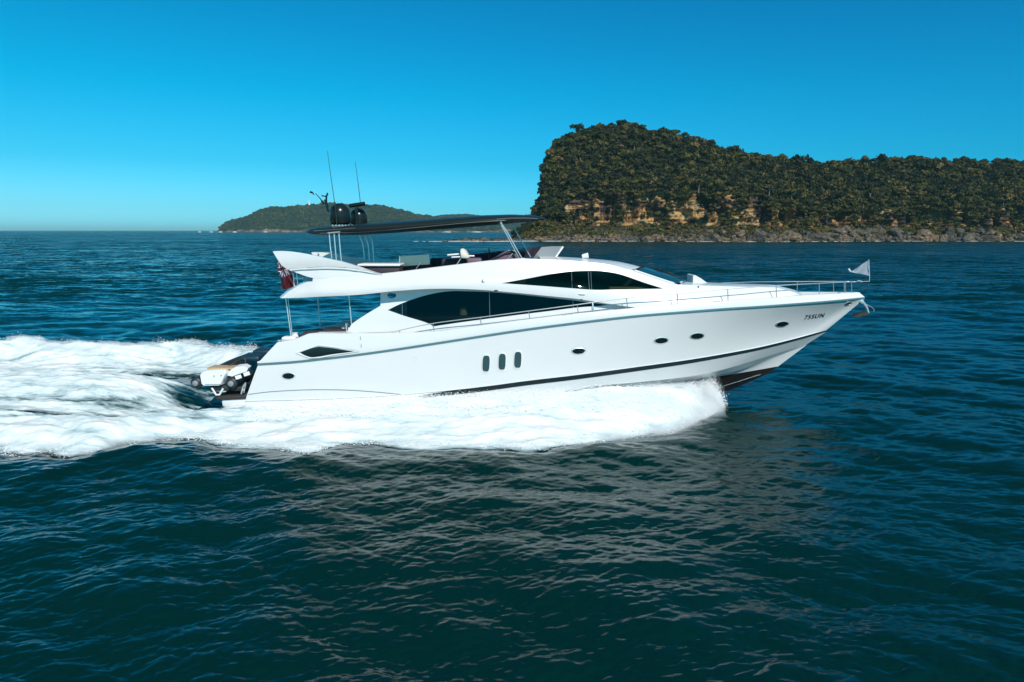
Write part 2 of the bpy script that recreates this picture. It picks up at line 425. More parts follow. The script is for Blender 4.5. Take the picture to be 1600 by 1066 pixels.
def wake(x, y):
    """returns smooth mound height and foam cover 0..1"""
    wob = .30 * fbm(x / 1.6, y / 1.6, 4, 31) + .35 * vnoise(x / 4, y / 4, 8)
    yn = np.interp(x, NB[:, 0], NB[:, 1]); yf = np.interp(x, FB[:, 0], FB[:, 1])
    ins_n = (y - yn) + wob * 1.2 * np.interp(x, [2, 7], [1, .5]); ins_f = (yf - y) + wob
    end = np.clip((7.62 - x) / .5, 0, 1) * 2
    ins = np.minimum(np.minimum(ins_n, ins_f), np.where(x > 6.9, end - .3, 9))
    hh = np.where(x < -9.45, 2.5, hullhalf(x)); side = smooth((x + 11.5) / 2.5)      # 1 alongside the hull, 0 astern
    # alongside: heaped against the hull
    wN = np.maximum(-hh - yn, .3); q = np.clip((y - yn) / wN, 0, 1)
    top = np.interp(x, [-12, -8, -4, -1, 3, 5, 6.2, 6.8, 7.55], [.42, .42, .72, .82, .95, .92, .88, .80, .05])
    mN = top * (smooth(q) * .75 + .25 * np.sin(np.clip(q, 0, 1) * np.pi * .5))
    wF = np.maximum(yf - hh, .3); q2 = np.clip((yf - y) / wF, 0, 1); mF = top * smooth(q2) * .95
    al = np.where(y < 0, mN, mF)
    # astern: side ridges, central rooster plume, hollows
    rN = .55 * np.exp(-((y - yn - 2.1) / 1.3) ** 2) ; rF = .95 * np.exp(-((yf - y - .8) / 1.1) ** 2)
    xc = np.clip((-11 - x) / 8, 0, 1)
    ctr = (.15 + .85 * smooth((-12.3 - x) / 3.5)) * .95 * np.exp(-((y - .3) / (1.6 + 1.2 * xc)) ** 2)
    hol = -.45 * np.exp(-((x + 11.6) / 1.4) ** 2 - (y / 2.2) ** 2)
    ast = rN + rF + ctr + hol
    h = al * side + ast * (1 - side)
    h = h * smooth(ins / 1.1)
    cov = smooth((ins + .25) / .9)
    g = .95 * gap(235, 592, 4.2, 1.3, x, y, .05) + .85 * gap(330, 600, 2.2, 1.0, x, y, 0) + .8 * gap(90, 662, 4.5, .42, x, y, -.05) + .55 * gap(270, 655, 3.2, .3, x, y, .03) \
        + .9 * gap(312, 618, 1.3, .9, x, y) + .45 * gap(130, 640, 2.5, .5, x, y)
    g = g + .5 * gap(480, 634, 3.5, .22, x, y, -.02) * (y < -2.4)
    g = g * (1 + 1.1 * fbm(x / 1.3, y / .5, 4, 55))
    thin = .5 * smooth((1.4 - ins_n) / 1.4) * smooth((x - 3.2) / 2)         # thin lacy foam at the outer edge forward
    cov = cov - .48 * np.clip(fbm(x / 2.6, y / .42, 5, 58) + .12, 0, 1) * (smooth((-9 - x) / 3) * .9 + .25) - .45 * np.clip(fbm(x / .9, y / .45, 4, 59) + .15, 0, 1) * smooth((1.1 - ins_n) / 1.1) - np.clip(g, 0, 1.2) - thin * (.4 + 1.2 * np.clip(fbm(x / .8, y / .5, 4, 66), 0, 1))
    return h, cov, ins

NR, NC = 1050, 820
a0, a1 = math.atan(CAMH / 4.0), math.atan(CAMH / 260.0)
dd = CAMH / np.tan(np.linspace(a0, a1, NR))
dd = np.r_[dd, np.geomspace(270, 45000, 90)]
ang = np.linspace(R(-50), R(50), NC)
DD, AA = np.meshgrid(dd, ang, indexing='ij')
X = DD * np.tan(AA); Y = DD - CAMD
sp = np.gradient(dd)[:, None] + 0 * AA
z, ex, ey = waves(X, Y, np.maximum(sp, .02))
inw = (X > -40) & (X < 12) & (Y > -12) & (Y < 14)
zz = np.zeros_like(z); calm = np.ones_like(z)
hx, cv, ins = wake(X[inw], Y[inw])
calm_v = 1 - .62 * smooth((ins + 1.2) / 1.6); zz[inw] = hx * .9 - .10 * smooth(cv * 1.5); calm[inw] = calm_v
# the bow pushes up a smooth shoulder of water just outside the foam
sh = .16 * np.exp(-((ins + .9) / 1.1) ** 2) * smooth((8.5 - X[inw]) / 2) * smooth((Y[inw] * -1) / 2)
zz[inw] += sh
V = np.stack([X + ex * calm, Y + ey * calm, z * calm + zz], -1).reshape(-1, 3)
Msea = mat('sea_water', (.0008, .008, .009), .05); m = Msea
p = P(m); p.inputs['IOR'].default_value = 1.333; p.inputs['Specular Tint'].default_value = (.50, 1.0, .90, 1)
b1 = bump(m, noise(m, 5.5, 4, .55, coords(m, (.7, 1.7, 1), (0, 0, R(8)))), .30, .03)
b2 = bump(m, noise(m, 18, 2, .5, coords(m, (.6, 1.7, 1), (0, 0, R(-10)))), .15, .010, b1)
# wind chop too small to mesh: slopes from noise, growing where the mesh gets coarse, and leaning to the side one sees (masking)
def vec(op, a, b=None, sc=None):
    n = N(m, 'ShaderNodeVectorMath', operation=op)
    for i, q in enumerate((a, b)):
        if q is None: continue
        if isinstance(q, tuple): n.inputs[i].default_value = q
        else: L(m, q, n.inputs[i])
    if sc is not None:
        if isinstance(sc, float): n.inputs['Scale'].default_value = sc
        else: L(m, sc, n.inputs['Scale'])
    return n.outputs['Value'] if op == 'LENGTH' else n.outputs[0]
gg_ = N(m, 'ShaderNodeNewGeometry')
def slopes(scale, sc3, rot, amp):
    n = N(m, 'ShaderNodeTexNoise'); n.inputs['Scale'].default_value = scale; n.inputs['Detail'].default_value = 4; n.inputs['Roughness'].default_value = .6
    L(m, coords(m, sc3, (0, 0, R(rot))), n.inputs['Vector'])
    return vec('MULTIPLY', vec('SUBTRACT', n.outputs['Color'], (.5, .5, .5)), amp)
sl = vec('ADD', slopes(2.4, (.5, 1.5, 1), -5, (.6, 1.3, 0)), slopes(.5, (.5, 1.4, 1), 6, (.5, 1.2, 0)))
sl = vec('ADD', sl, slopes(.09, (.5, 1.5, 1), -9, (.2, .55, 0)))
sl = vec('ADD', sl, slopes(.018, (.4, 1.5, 1), 4, (.1, .25, 0)))
mrd = N(m, 'ShaderNodeMapRange'); mrd.interpolation_type = 'SMOOTHSTEP'; L(m, vec('LENGTH', gg_.outputs['Position']), mrd.inputs[0])
mrd.inputs[1].default_value = 2; mrd.inputs[2].default_value = 95; mrd.inputs[3].default_value = .0; mrd.inputs[4].default_value = 1.0
lean = vec('MULTIPLY', gg_.outputs['Incoming'], (.20, .20, 0))
tot = vec('SCALE', vec('ADD', sl, lean), sc=mrd.outputs[0])
L(m, vec('NORMALIZE', vec('ADD', b2, tot)), p.inputs['Normal'])
cbase = ramp(m, noise(m, .012, 3, vec=coords(m)), [(.35, (.0004, .0135, .0130)), (.65, (.0006, .0195, .0190))])
L(m, cbase, p.inputs['Base Color'])
obj('water', V, grid_faces(len(dd), NC), Msea, kind='structure', sharp=None)

# foam -------------------------------------------------------------
fx = np.arange(-33, 8.2, .055); fy = np.arange(-8.2, 12.5, .055)
GX, GY = np.meshgrid(fx, fy, indexing='ij')
hx, cv, ins = wake(GX, GY)
zw, _, _ = waves(GX, GY, .2)
warpx = GX + .25 * fbm(GX / .9, GY / .9, 3, 77)
bil = fbm(warpx / 2.6, GY / .8, 5, 101, .52, billow=True); fine = fbm(warpx / .7, GY / .22, 3, 140, .6)
body = smooth((ins - .1) / 1.2)
gz = zw * (1 - .62 * smooth((ins + 1.2) / 1.6)) + hx + (.17 * bil + .035 * fine) * (.3 + .7 * body) + .045 - .16 * smooth(.4 - cv)
att = np.clip(cv + .35 * bil + .18 * fine, -1, 2)
V = np.stack([GX, GY, gz], -1).reshape(-1, 3)
F = grid_faces(len(fx), len(fy))
keep = (att.reshape(-1)[F].max(1) > .12)
# none inside the hull
cx_, cy_ = GX.reshape(-1)[F].mean(1), GY.reshape(-1)[F].mean(1)
keep &= ~((np.abs(cy_) < hullhalf(cx_) - .35) & (cx_ > -9.3))
F = F[keep]
used = np.zeros(len(V), bool); used[F] = True; idx = np.cumsum(used) - 1
F = idx[F]; V = V[used]; A = att.reshape(-1)[used]
Mf = mat('white_foam', (.86, .88, .88), .9, spec=.2); m = Mf
at = N(m, 'ShaderNodeAttribute'); at.attribute_name = 'cover'
nz = noise(m, 2.6, 7, .66, coords(m, (.38, 1.5, 1)), .5)
nz2 = noise(m, 13, 4, .6, coords(m, (.35, 1.6, 1)))
ad = N(m, 'ShaderNodeMath', operation='MULTIPLY_ADD'); L(m, nz, ad.inputs[0]); ad.inputs[1].default_value = .9; L(m, at.outputs['Fac'], ad.inputs[2])
ad2 = N(m, 'ShaderNodeMath', operation='MULTIPLY_ADD'); L(m, nz2, ad2.inputs[0]); ad2.inputs[1].default_value = .35; L(m, ad.outputs[0], ad2.inputs[2])
mrr = N(m, 'ShaderNodeMapRange'); L(m, ad2.outputs[0], mrr.inputs[0]); mrr.inputs[1].default_value = .78; mrr.inputs[2].default_value = 1.42
mrr.interpolation_type = 'SMOOTHSTEP'
L(m, mrr.outputs[0], P(m).inputs['Alpha'])
L(m, ramp(m, ad2.outputs[0], [(.0, (.03, .14, .16)), (.40, (.10, .24, .27)), (.54, (.38, .50, .53)), (.66, (.60, .69, .71)), (.78, (.79, .80, .79)), (1, (.88, .87, .85))]), P(m).inputs['Base Color'])
dv = N(m, 'ShaderNodeMath', operation='DIVIDE'); L(m, ad2.outputs[0], dv.inputs[0]); dv.inputs[1].default_value = 2.2
rmp = [n for n in m.node_tree.nodes if n.type == 'VALTORGB'][-1]; L(m, dv.outputs[0], rmp.inputs[0])
L(m, bump(m, nz2, .35, .03, bump(m, nz, .4, .10)), P(m).inputs['Normal'])
P(m).inputs['Subsurface Weight'].default_value = .0
fo = obj('wake_foam', V, F, Mf, kind='stuff', sharp=None, label='churned white wake foam streaming alongside and behind the motor yacht', cat='foam')
a_ = fo.data.attributes.new('cover', 'FLOAT', 'POINT'); a_.data.foreach_set('value', A.astype(np.float32))

# spray droplets ----------------------------------------------------
def droplets(n):
    out = []
    # bow plume
    k = int(n * .26)
    t = rng.exponential(.42, k)
    x = 7.52 - t * 3.2 + rng.normal(0, .10, k)
    ynr = np.interp(x, NB[:, 0], NB[:, 1]); hh = hullhalf(x)
    q = rng.random(k) ** .8
    y = -hh - .1 - q * np.maximum(-hh - ynr, .5) * .95
    hb_, _, _ = wake(x, y)
    z = hb_ + rng.exponential(.10, k) * (1 + 1.0 * np.exp(-((x - 7.3) / .5) ** 2)) * (1 + .8 * fbm(x * 2.2, y * 2.2, 3, 9))
    out.append(np.stack([x, y, z], -1))
    k = int(n * .26); x = 7.35 + rng.normal(0, .20, k); f = rng.random(k); y = -.35 - f * 1.5 + rng.normal(0, .12, k); z = rng.normal(.55, .30, k) * (1 - .45 * f) * (1 + .5 * fbm(y * 3, x * 3, 2, 12)); kk = (z > .0) & (x < 7.85)
    out.append(np.stack([x, y, z], -1)[kk])
    # along the crest against the hull
    k = int(n * .24); x = rng.uniform(-9, 7, k); hh = hullhalf(x); y = -hh - rng.random(k) * 1.6
    hb_, _, _ = wake(x, y); out.append(np.stack([x, y, hb_ + np.abs(rng.normal(0, .09, k)) + .08], -1))
    # outer edge and far ridge astern
    k = int(n * .06); x = rng.uniform(-22, 6, k); y = np.interp(x, NB[:, 0], NB[:, 1]) + np.abs(rng.normal(.35, .35, k))
    out.append(np.stack([x, y, np.abs(rng.normal(0, .07, k)) + .06], -1))
    k = n - sum(len(o) for o in out); x = rng.uniform(-28, -9.5, k); cl = fbm(x / 1.1, x * 0, 3, 5)
    yf = np.interp(x, FB[:, 0], FB[:, 1]); y = yf - np.abs(rng.normal(.6, .4, k))
    hb_, _, _ = wake(x, y); out.append(np.stack([x, y, hb_ + np.abs(rng.normal(0, .10, k)) * np.clip(1 + 2.5 * cl, .1, 3) + .05], -1))
    return np.vstack(out)
D_ = droplets(190000); n = len(D_)
tet = np.array([(1, 1, 1), (-1, -1, 1), (-1, 1, -1), (1, -1, -1)], float) * .6
sz = rng.gamma(1.5, .0030, n)[:, None, None] + .0025
st = np.array([1.6, 1, 1])
V = (D_[:, None, :] + tet[None] * sz * st).reshape(-1, 3)
F = (np.arange(n)[:, None, None] * 4 + np.array([(0, 1, 2), (0, 3, 1), (0, 2, 3), (1, 3, 2)])[None]).reshape(-1, 3)
obj('spray', V, F, mat('spray_drops', (.92, .93, .93), .6), kind='stuff', smooth=False, label='fine white spray thrown up beside the motor yacht bow', cat='spray')

# soft mist hanging in the spray: thin closed puffs of white volume
def puff(mb, c, r):
    th = np.linspace(0, np.pi, 7); ph = np.linspace(0, 2 * np.pi, 10, endpoint=False); T_, P_ = np.meshgrid(th, ph, indexing='ij')
    Dv = np.stack([np.sin(T_) * np.cos(P_), np.sin(T_) * np.sin(P_), np.cos(T_)], -1).reshape(-1, 3) * rng.uniform(.8, 1.2, (70, 1))
    mb.add(Dv * r + c, grid_faces(7, 10, True)[:, ::-1].tolist())
mb = MB()
for q in range(46):
    x = 7.3 - rng.exponential(1.5); hh = float(hullhalf(x)); yn_ = float(np.interp(x, NB[:, 0], NB[:, 1])); f = rng.random()
    y = -hh - .15 - f * max(-hh - yn_, .3) * .9; hz = float(wake(np.array([x]), np.array([y]))[0][0]); r_ = rng.uniform(.22, .48) * (1 if x < 7 else .8)
    puff(mb, np.array([x, y, hz * .85 + .08]), np.array([r_ * 1.7, r_ * .8, r_ * .62]))
for q in range(40):
    x = rng.uniform(-9, 5.5); hh = float(hullhalf(x)); y = -hh - rng.uniform(.1, 1.2); hz = float(wake(np.array([x]), np.array([y]))[0][0]); r_ = rng.uniform(.2, .4)
    puff(mb, np.array([x, y, hz + .02]), np.array([r_ * 2.4, r_ * .9, r_ * .5]))
for q in range(36):
    x = rng.uniform(-24, 6.5); y = float(np.interp(x, NB[:, 0], NB[:, 1])) + rng.uniform(.2, .7); r_ = rng.uniform(.15, .32)
    puff(mb, np.array([x, y, .12]), np.array([r_ * 2.6, r_ * 1.1, r_ * .6]))
for q in range(40):
    x = rng.uniform(-26, -10.5); y = float(np.interp(x, FB[:, 0], FB[:, 1])) - rng.uniform(.4, 1.4); hz = float(wake(np.array([x]), np.array([y]))[0][0]); r_ = rng.uniform(.2, .42)
    puff(mb, np.array([x, y, hz + .05]), np.array([r_ * 2.4, r_ * 1.0, r_ * .55]))
Mm = bpy.data.materials.new('white_mist'); Mm.use_nodes = True; t_ = Mm.node_tree
for n in list(t_.nodes): t_.nodes.remove(n)
o_ = t_.nodes.new('ShaderNodeOutputMaterial'); pv = t_.nodes.new('ShaderNodeVolumePrincipled'); pv.inputs['Color'].default_value = (.96, .98, .98, 1); pv.inputs['Density'].default_value = 1.5
t_.links.new(pv.outputs[0], o_.inputs['Volume'])
mb.build('spray_mist', Mm, kind='stuff', label='soft white mist hanging over the bow spray and wake of the motor yacht', cat='mist')

# ================================================================== MOTOR YACHT
YR = root('motor_yacht', U(700, 640, 0), 'large white motor yacht with black hardtop speeding across the bay', 'yacht')

def hline(pts, tab, n=110):
    """hull line: photo pixels + half-beam table over 0..1 -> stations"""
    P2 = spl(pts, 10); px0, px1 = P2[0, 0], P2[-1, 0]
    s = (P2[:, 0] - px0) / (px1 - px0)
    hb = np.interp(s, [a for a, b in tab], [b for a, b in tab])
    # smooth the table
    ss = np.linspace(0, 1, 200); hs = np.interp(ss, [a for a, b in tab], [b for a, b in tab])
    T_ = spl(tab, 12); hs = np.interp(ss, T_[:, 0], T_[:, 1]); hb = np.interp(s, ss, hs)
    W = Unp(P2[:, 0], P2[:, 1], -hb)
    t = (W[:, 0] - W[0, 0]) / (W[-1, 0] - W[0, 0])
    u = 1 - (1 - np.linspace(0, 1, n)) ** 1.25
    return np.stack([np.interp(u, t, W[:, k]) for k in range(3)], -1)
NS = 120
tB = [(0, 2.66), (.2, 2.80), (.4, 2.86), (.6, 2.80), (.74, 2.50), (.85, 1.92), (.92, 1.28), (.97, .62), (1, .10)]
tC = [(0, 2.60), (.2, 2.70), (.4, 2.72), (.6, 2.50), (.75, 2.02), (.87, 1.28), (.95, .56), (1, .04)]
tD = [(0, 2.56), (.3, 2.64), (.5, 2.50), (.65, 2.22), (.8, 1.58), (.92, .74), (1, .03)]
tE = [(0, 2.44), (.3, 2.48), (.5, 2.26), (.65, 1.90), (.8, 1.20), (.92, .42), (1, .012)]
tW = [(0, 2.42), (.3, 2.45), (.5, 2.25), (.68, 1.75), (.84, .90), (.94, .32), (1, .015)]
pB = [(403, 569), (460, 565.3), (500, 561), (550, 555.2), (615, 546.3), (700, 533.3), (760, 524), (820, 515), (900, 504.5), (1000, 493), (1080, 486.5), (1140, 482), (1188, 479), (1242, 475), (1296, 470.8), (1351, 465.5)]
pC = [(383, 630), (500, 627), (600, 622.5), (700, 614), (765, 606.5), (820, 599), (900, 589.5), (1000, 576), (1080, 564.5), (1140, 554), (1188, 544.5), (1242, 531), (1291, 517.3)]
pD = [(384, 640), (700, 632), (850, 616), (930, 603.5), (1000, 597), (1080, 588), (1125, 579), (1170, 566), (1215, 552), (1260, 538.5)]
pE = [(384, 644), (700, 635), (850, 619), (930, 605.5), (1000, 599), (1080, 591), (1125, 585), (1147, 581), (1170, 573.7), (1215, 556.5), (1259, 540.2)]
pW = [(386, 652), (700, 642), (850, 625), (930, 609), (1000, 602.5), (1080, 593.5), (1140, 585.5), (1185, 578), (1216, 572.5)]
pK = [(392, 705), (700, 702), (900, 682), (1000, 660), (1070, 638), (1136, 611), (1166, 599), (1199, 584), (1216, 573)]
pT = [(433, 535.5), (455, 531.5), (466, 529), (474, 525), (483, 521.7), (520, 521.2), (557, 521.5), (620, 521.0), (678, 518.3), (752, 508.5), (827, 499), (903, 490), (980, 483), (1060, 476), (1137, 470), (1213, 465.3), (1250, 462), (1300, 459.5), (1343, 457.5)]
tT = [(0, 2.58), (.2, 2.74), (.4, 2.80), (.6, 2.72), (.74, 2.42), (.85, 1.86), (.92, 1.16), (.97, .56), (1, .10)]
lB = hline(pB, tB, NS); lC = hline(pC, tC, NS); lD = hline(pD, tD, NS); lE = hline(pE, tE, NS); lW = hline(pW, tW, NS)
lK = hline(pK, [(0, .03), (1, .03)], NS); lT = hline(pT, tT, NS)
def shift(l, dz, dy=0): l = l.copy(); l[:, 2] += dz; l[:, 1] += dy * np.clip(-l[:, 1] / .4, 0, 1); return l
kst = np.interp(np.linspace(0, 1, NS), [0, .25, .6, .85, 1], [1.2, 1.45, 1.25, .8, .55]); lC1 = lC + np.stack([0 * kst, 0 * kst, .055 * kst], -1); lC2 = lC - np.stack([0 * kst, 0 * kst, .062 * kst], -1)
lB1 = shift(lB, .03); lB2 = shift(lB, -.035)
def loft(lines):
    Pn = np.stack(lines, 1); n_, m_ = Pn.shape[:2]
    return Pn.reshape(-1, 3), grid_faces(n_, m_)
# topsides between stripe and rub rail, with a concave flare forward
tt = np.linspace(0, 1, 9)
s_ = np.linspace(0, 1, NS)[:, None]
fl = -.24 * smooth((s_ - .45) / .4) * (1 - smooth((s_ - .93) / .07)) + .05 * (1 - smooth((s_ - .3) / .4))
tops = []
for t in tt:
    q = lC1 * (1 - t) + lB2 * t
    q[:, 1] -= (fl[:, 0] * 4 * t * (1 - t) * .55)
    tops.append(q)
mb = MB(); V, F = loft(tops); both(mb, V, F.tolist())
V, F = loft([lC2 + (lD - lC2) * a for a in (0, .35, .7, 1)]); both(mb, V, F.tolist())
V, F = loft([lD, lE]); both(mb, V, F.tolist()); V, F = loft([lC1, lC2]); both(mb, V, F.tolist())
V, F = loft([lE, lE * .5 + lW * .5, lW]); both(mb, V, F.tolist())
# transom
tr = [tops[-1][0], tops[4][0], lC[0], lD[0], lE[0], lW[0], lK[0]]
trn = [tuple(p) for p in tr] + [tuple(far(p)) for p in tr[::-1]]
mb.add(trn, [tuple(range(len(trn)))])
hull = mb.build('hull', M['gel'], YR, sharp=15)
mb = MB(); V, F = loft([lW, lW * .6 + lK * .4, lK]); both(mb, V, F.tolist()); mb.build('hull_bottom', M['antifoul'], YR, sharp=30)
# spray strakes on the dark bottom
mb = MB(); st_ = (lW * .42 + lK * .58); mb.tube([tuple(p + np.array([0, -.03, 0])) for p in st_[60:112:3]], .014, 6); mb.build('spray_strake', M['rub'], YR)
mb = MB()
tpf = smooth((lC1[:, 0] - U(600, 622, -2.7)[0]) / 2.6)[:, None]; kk = tpf[:, 0] > .02; up_ = shift(lC1, 0, -.012); dn_ = shift(lC2, 0, -.012); V, F = loft([(dn_ + (up_ - dn_) * tpf)[kk], dn_[kk]]); both(mb, V, F.tolist()); mb.build('boot_stripe', M['black'], YR, sharp=30)
mb = MB(); V, F = loft([shift(lC1, .03, -.002), shift(lC1, .012, -.035), shift(lC1, .0, -.012)]); both(mb, V, F.tolist()); mb.build('hull_moulding', M['pale'], YR, sharp=30)
mb = MB(); V, F = loft([lB1, shift(lB1, -.005, -.045), shift(lB2, .01, -.05), lB2]); both(mb, V, F.tolist())
mb.add([lB1[-1], lB2[-1], far(lB2[-1]), far(lB1[-1])], [(0, 1, 2, 3)])
mb.build('rub_rail', M['rub'], YR, sharp=30)
# bulwark
lT2 = shift(lT, .012, .06); lT3 = shift(lT, .0, .16)
dz = np.interp(np.linspace(0, 1, NS), [0, .12, .2, .8, .92, 1], [.5, .6, .38, .30, .15, .10]); lT4 = lT3.copy(); lT4[:, 2] -= dz
mb = MB(); lTm = lB1 * .45 + lT * .55; lTm[:, 1] -= .03 * (1 - smooth((np.linspace(0, 1, NS) - .6) / .3))
V, F = loft([lB1, lTm, lT, lT2, lT3, lT4]); both(mb, V, F.tolist())
e = [lB1[-1], lTm[-1], lT[-1], lT2[-1]]
mb.add([tuple(p) for p in e] + [tuple(far(p)) for p in e], [(0, 1, 5, 4), (1, 2, 6, 5), (2, 3, 7, 6)])
e = [lB1[0], lT[0], lT3[0]]
mb.add([tuple(p) for p in e] + [tuple(far(p)) for p in e], [(0, 1, 4, 3), (1, 2, 5, 4)])
bul = mb.build('bulwark', M['gel'], YR, sharp=32)
mb = MB(); n5 = [far(lT4, k) for k in (1, .5, 0, -.5, -1)]; n5[2] = n5[2] + [0, 0, .03]
V, F = loft(n5); mb.add(V, F.tolist()); mb.build('deck', M['grey_gel'], YR)

# surfaces the details are laid on
def bvh_of(objs):
    Vv = []; Ff = []
    for o in objs:
        b = len(Vv); Vv += [v.co.copy() for v in o.data.vertices]; Ff += [[i + b for i in p_.vertices] for p_ in o.data.polygons]
    return BVHTree.FromPolygons(Vv, Ff)
camv = Vector(cam.location)
def cast(bvh, px, py):
    d = (Vector(U(px, py, 0)) - camv).normalized()
    h = bvh.ray_cast(camv, d, 60)
    if h[0] is None: return Vector(U(px, py, -2.5)), Vector((0, -1, 0))
    nrm = h[1]
    if nrm.dot(d) > 0: nrm = -nrm
    return h[0], nrm
HB = bvh_of([hull, bul])
def decal(name, poly, bvh, mt, off=.012, inner=None, parent=YR, dup=True, **kw):
    """raised patch with rim following the surface, mirrored to the far side"""
    c = np.mean(np.array(poly), 0)
    V = []; 
    for s, o in ((1, -.02), (1, off), (.93, off + .001)):
        for p in poly:
            q = c + (np.array(p) - c) * s; h, nn = cast(bvh, *q); V.append(h + nn * o)
    h, nn = cast(bvh, *c); V.append(h + nn * (off + .001)); n = len(poly); F = []
    for r_ in range(2): F += [(r_ * n + i, r_ * n + (i + 1) % n, (r_ + 1) * n + (i + 1) % n, (r_ + 1) * n + i) for i in range(n)]
    F += [(2 * n + i, 2 * n + (i + 1) % n, 3 * n) for i in range(n)]
    mb = MB(); mb.add(V, F)
    return mb.build(name, mt, parent, sharp=30, **kw)
def ell(cx, cy, rx, ry, rot=0, n=28, sq=2.0):
    out = []
    for i in range(n):
        a = 2 * math.pi * i / n; c, s = math.cos(a), math.sin(a)
        x = rx * math.copysign(abs(c) ** (2 / sq), c); y = ry * math.copysign(abs(s) ** (2 / sq), s)
        out.append((cx + x * math.cos(rot) - y * math.sin(rot), cy + x * math.sin(rot) + y * math.cos(rot)))
    return out
def rimmed(name, cx, cy, rx, ry, rot, gl, sq=2.0, rim=M['chrome'], bvh=None, k=1.16):
    bvh = bvh or HB
    r_ = decal(name, ell(cx, cy, rx, ry, rot, sq=sq), bvh, gl, .016)
    n = 28; outer = ell(cx, cy, rx * k, ry * k, rot, sq=sq); inner = ell(cx, cy, rx * .98, ry * .98, rot, sq=sq)
    V = []
    for pl, o in ((outer, 0.0), (outer, .014), (inner, .024), (inner, .01)):
        for p in pl: h, nn = cast(bvh, *p); V.append(h + nn * o)
    F = [(a * n + i, a * n + (i + 1) % n, (a + 1) * n + (i + 1) % n, (a + 1) * n + i) for a in range(3) for i in range(n)]
    mb = MB(); mb.add(V, F); o = mb.build('frame', rim, r_, sharp=30)
    return r_
for cx, cy, rx, ry, rt in ((451, 587.5, 9.5, 4.6, -.03), (904, 548.5, 10, 4.6, -.06), (1033, 532, 10, 4.6, -.09), (1089, 525, 10, 4.6, -.1), (1222, 506.5, 9.3, 4.1, -.14)):
    rimmed('porthole', cx, cy, rx, ry, rt, M['port'])
for cx, cy in ((759.5, 568), (784.5, 565.2), (809, 562.2)):
    rimmed('hull_window', cx, cy, 5.6, 12.8, .05, M['hullglass'], sq=3.6, rim=M['gel'], k=1.2)
rimmed('fairlead', 1326, 474, 4.5, 1.9, -.35, M['port'], rim=M['chrome'], k=1.25)
# round access ring
pl = ell(648, 561.5, 3.6, 3.6); mb = MB(); mb.tube([tuple(cast(HB, *p)[0] + cast(HB, *p)[1] * .004) for p in pl + pl[:1]], .008, 5); mb.build('filler_cap', M['pale'], YR)
# long pointed quarter window with its moulding
qw = spl([(469, 551.3), (480, 546.5), (497, 541.8)], 5).tolist() + spl([(499, 541.8), (520, 544.2), (552, 549.3)], 5).tolist() + spl([(552, 549.8), (520, 553.5), (500, 557.0), (486, 558.2), (477, 555.5)], 4).tolist()
qwo = decal('quarter_window', qw, HB, M['port'], .008)
ou = [(463, 551.6), (497, 539.7), (501, 539.7), (530, 543.5), (561, 549.0), (520, 555), (500, 558.9), (484, 559.6)]
mb = MB(); pth = [cast(HB, *p)[0] + cast(HB, *p)[1] * .012 for p in ou + ou[:1]]; mb.tube([tuple(p) for p in pth], .022, 6); mb.build('frame', M['gel'], qwo)
# panel line of the stern quarter
pl = spl([(384, 617), (420, 612.5), (480, 609.3), (540, 609.6), (585, 612.5), (628, 616.5)], 8)
mb = MB(); mb.tube([tuple(cast(HB, *p)[0] + cast(HB, *p)[1] * .003) for p in pl], .011, 5); mb.build('chine_line', M['rub'], YR)
# gate seams, scuppers
mb = MB()
for a, b in (((563, 526), (563.4, 531)), ((564.3, 538), (564.7, 543))):
    mb = MB(); mb.tube([tuple(cast(HB, *a)[0]), tuple(cast(HB, *b)[0])], .014, 5); mb.build('boarding_gate_hinge', M['darkchrome'], YR)
for (sx, sy) in ((695, 516.8), (886, 493.2), (1121, 472.5)):
    mb = MB()
    for dx in (-4.5, 4.5):
        for (w_, h_, o_) in ((3.2, .45, -1.1), (.6, 1.2, .3)):
            pts = [(sx + dx - w_, sy + o_ - h_ - dx * .12), (sx + dx + w_, sy + o_ - h_ - dx * .12), (sx + dx + w_, sy + o_ + h_ - dx * .12), (sx + dx - w_, sy + o_ + h_ - dx * .12)]
            Vq = [cast(HB, *p)[0] + cast(HB, *p)[1] * .006 for p in pts]; mb.add(Vq, [(0, 1, 2, 3)])
    mb.build('scupper', M['darkchrome'], YR)

# registration on the bow
tcv = bpy.data.curves.new('registration', 'FONT'); tcv.body = '75SUN'; tcv.shear = .35; tcv.space_character = 1.18; tcv.offset = .010; tcv.resolution_u = 3
to = bpy.data.objects.new('registration', tcv); COL.objects.link(to)
dg = bpy.context.evaluated_depsgraph_get(); tm = bpy.data.meshes.new_from_object(to.evaluated_get(dg)); COL.objects.unlink(to); bpy.data.objects.remove(to)
co = np.array([v.co[:] for v in tm.vertices]); lo, hi = co.min(0), co.max(0)
for v in tm.vertices:
    a = (v.co.x - lo[0]) / (hi[0] - lo[0]); b = (v.co.y - lo[1]) / (hi[1] - lo[1])
    px = 1256.5 + a * 32 + b * .6; py = 499.6 - a * 4.2 - b * (6.9 - .4 * a)
    h, nn = cast(HB, px, py); v.co = h + nn * .012
tm.materials.append(M['black']); tm.polygons.foreach_set('use_smooth', np.zeros(len(tm.polygons), bool))
link(bpy.data.objects.new('registration', tm), YR, label='registration lettering 75SUN on the bow')

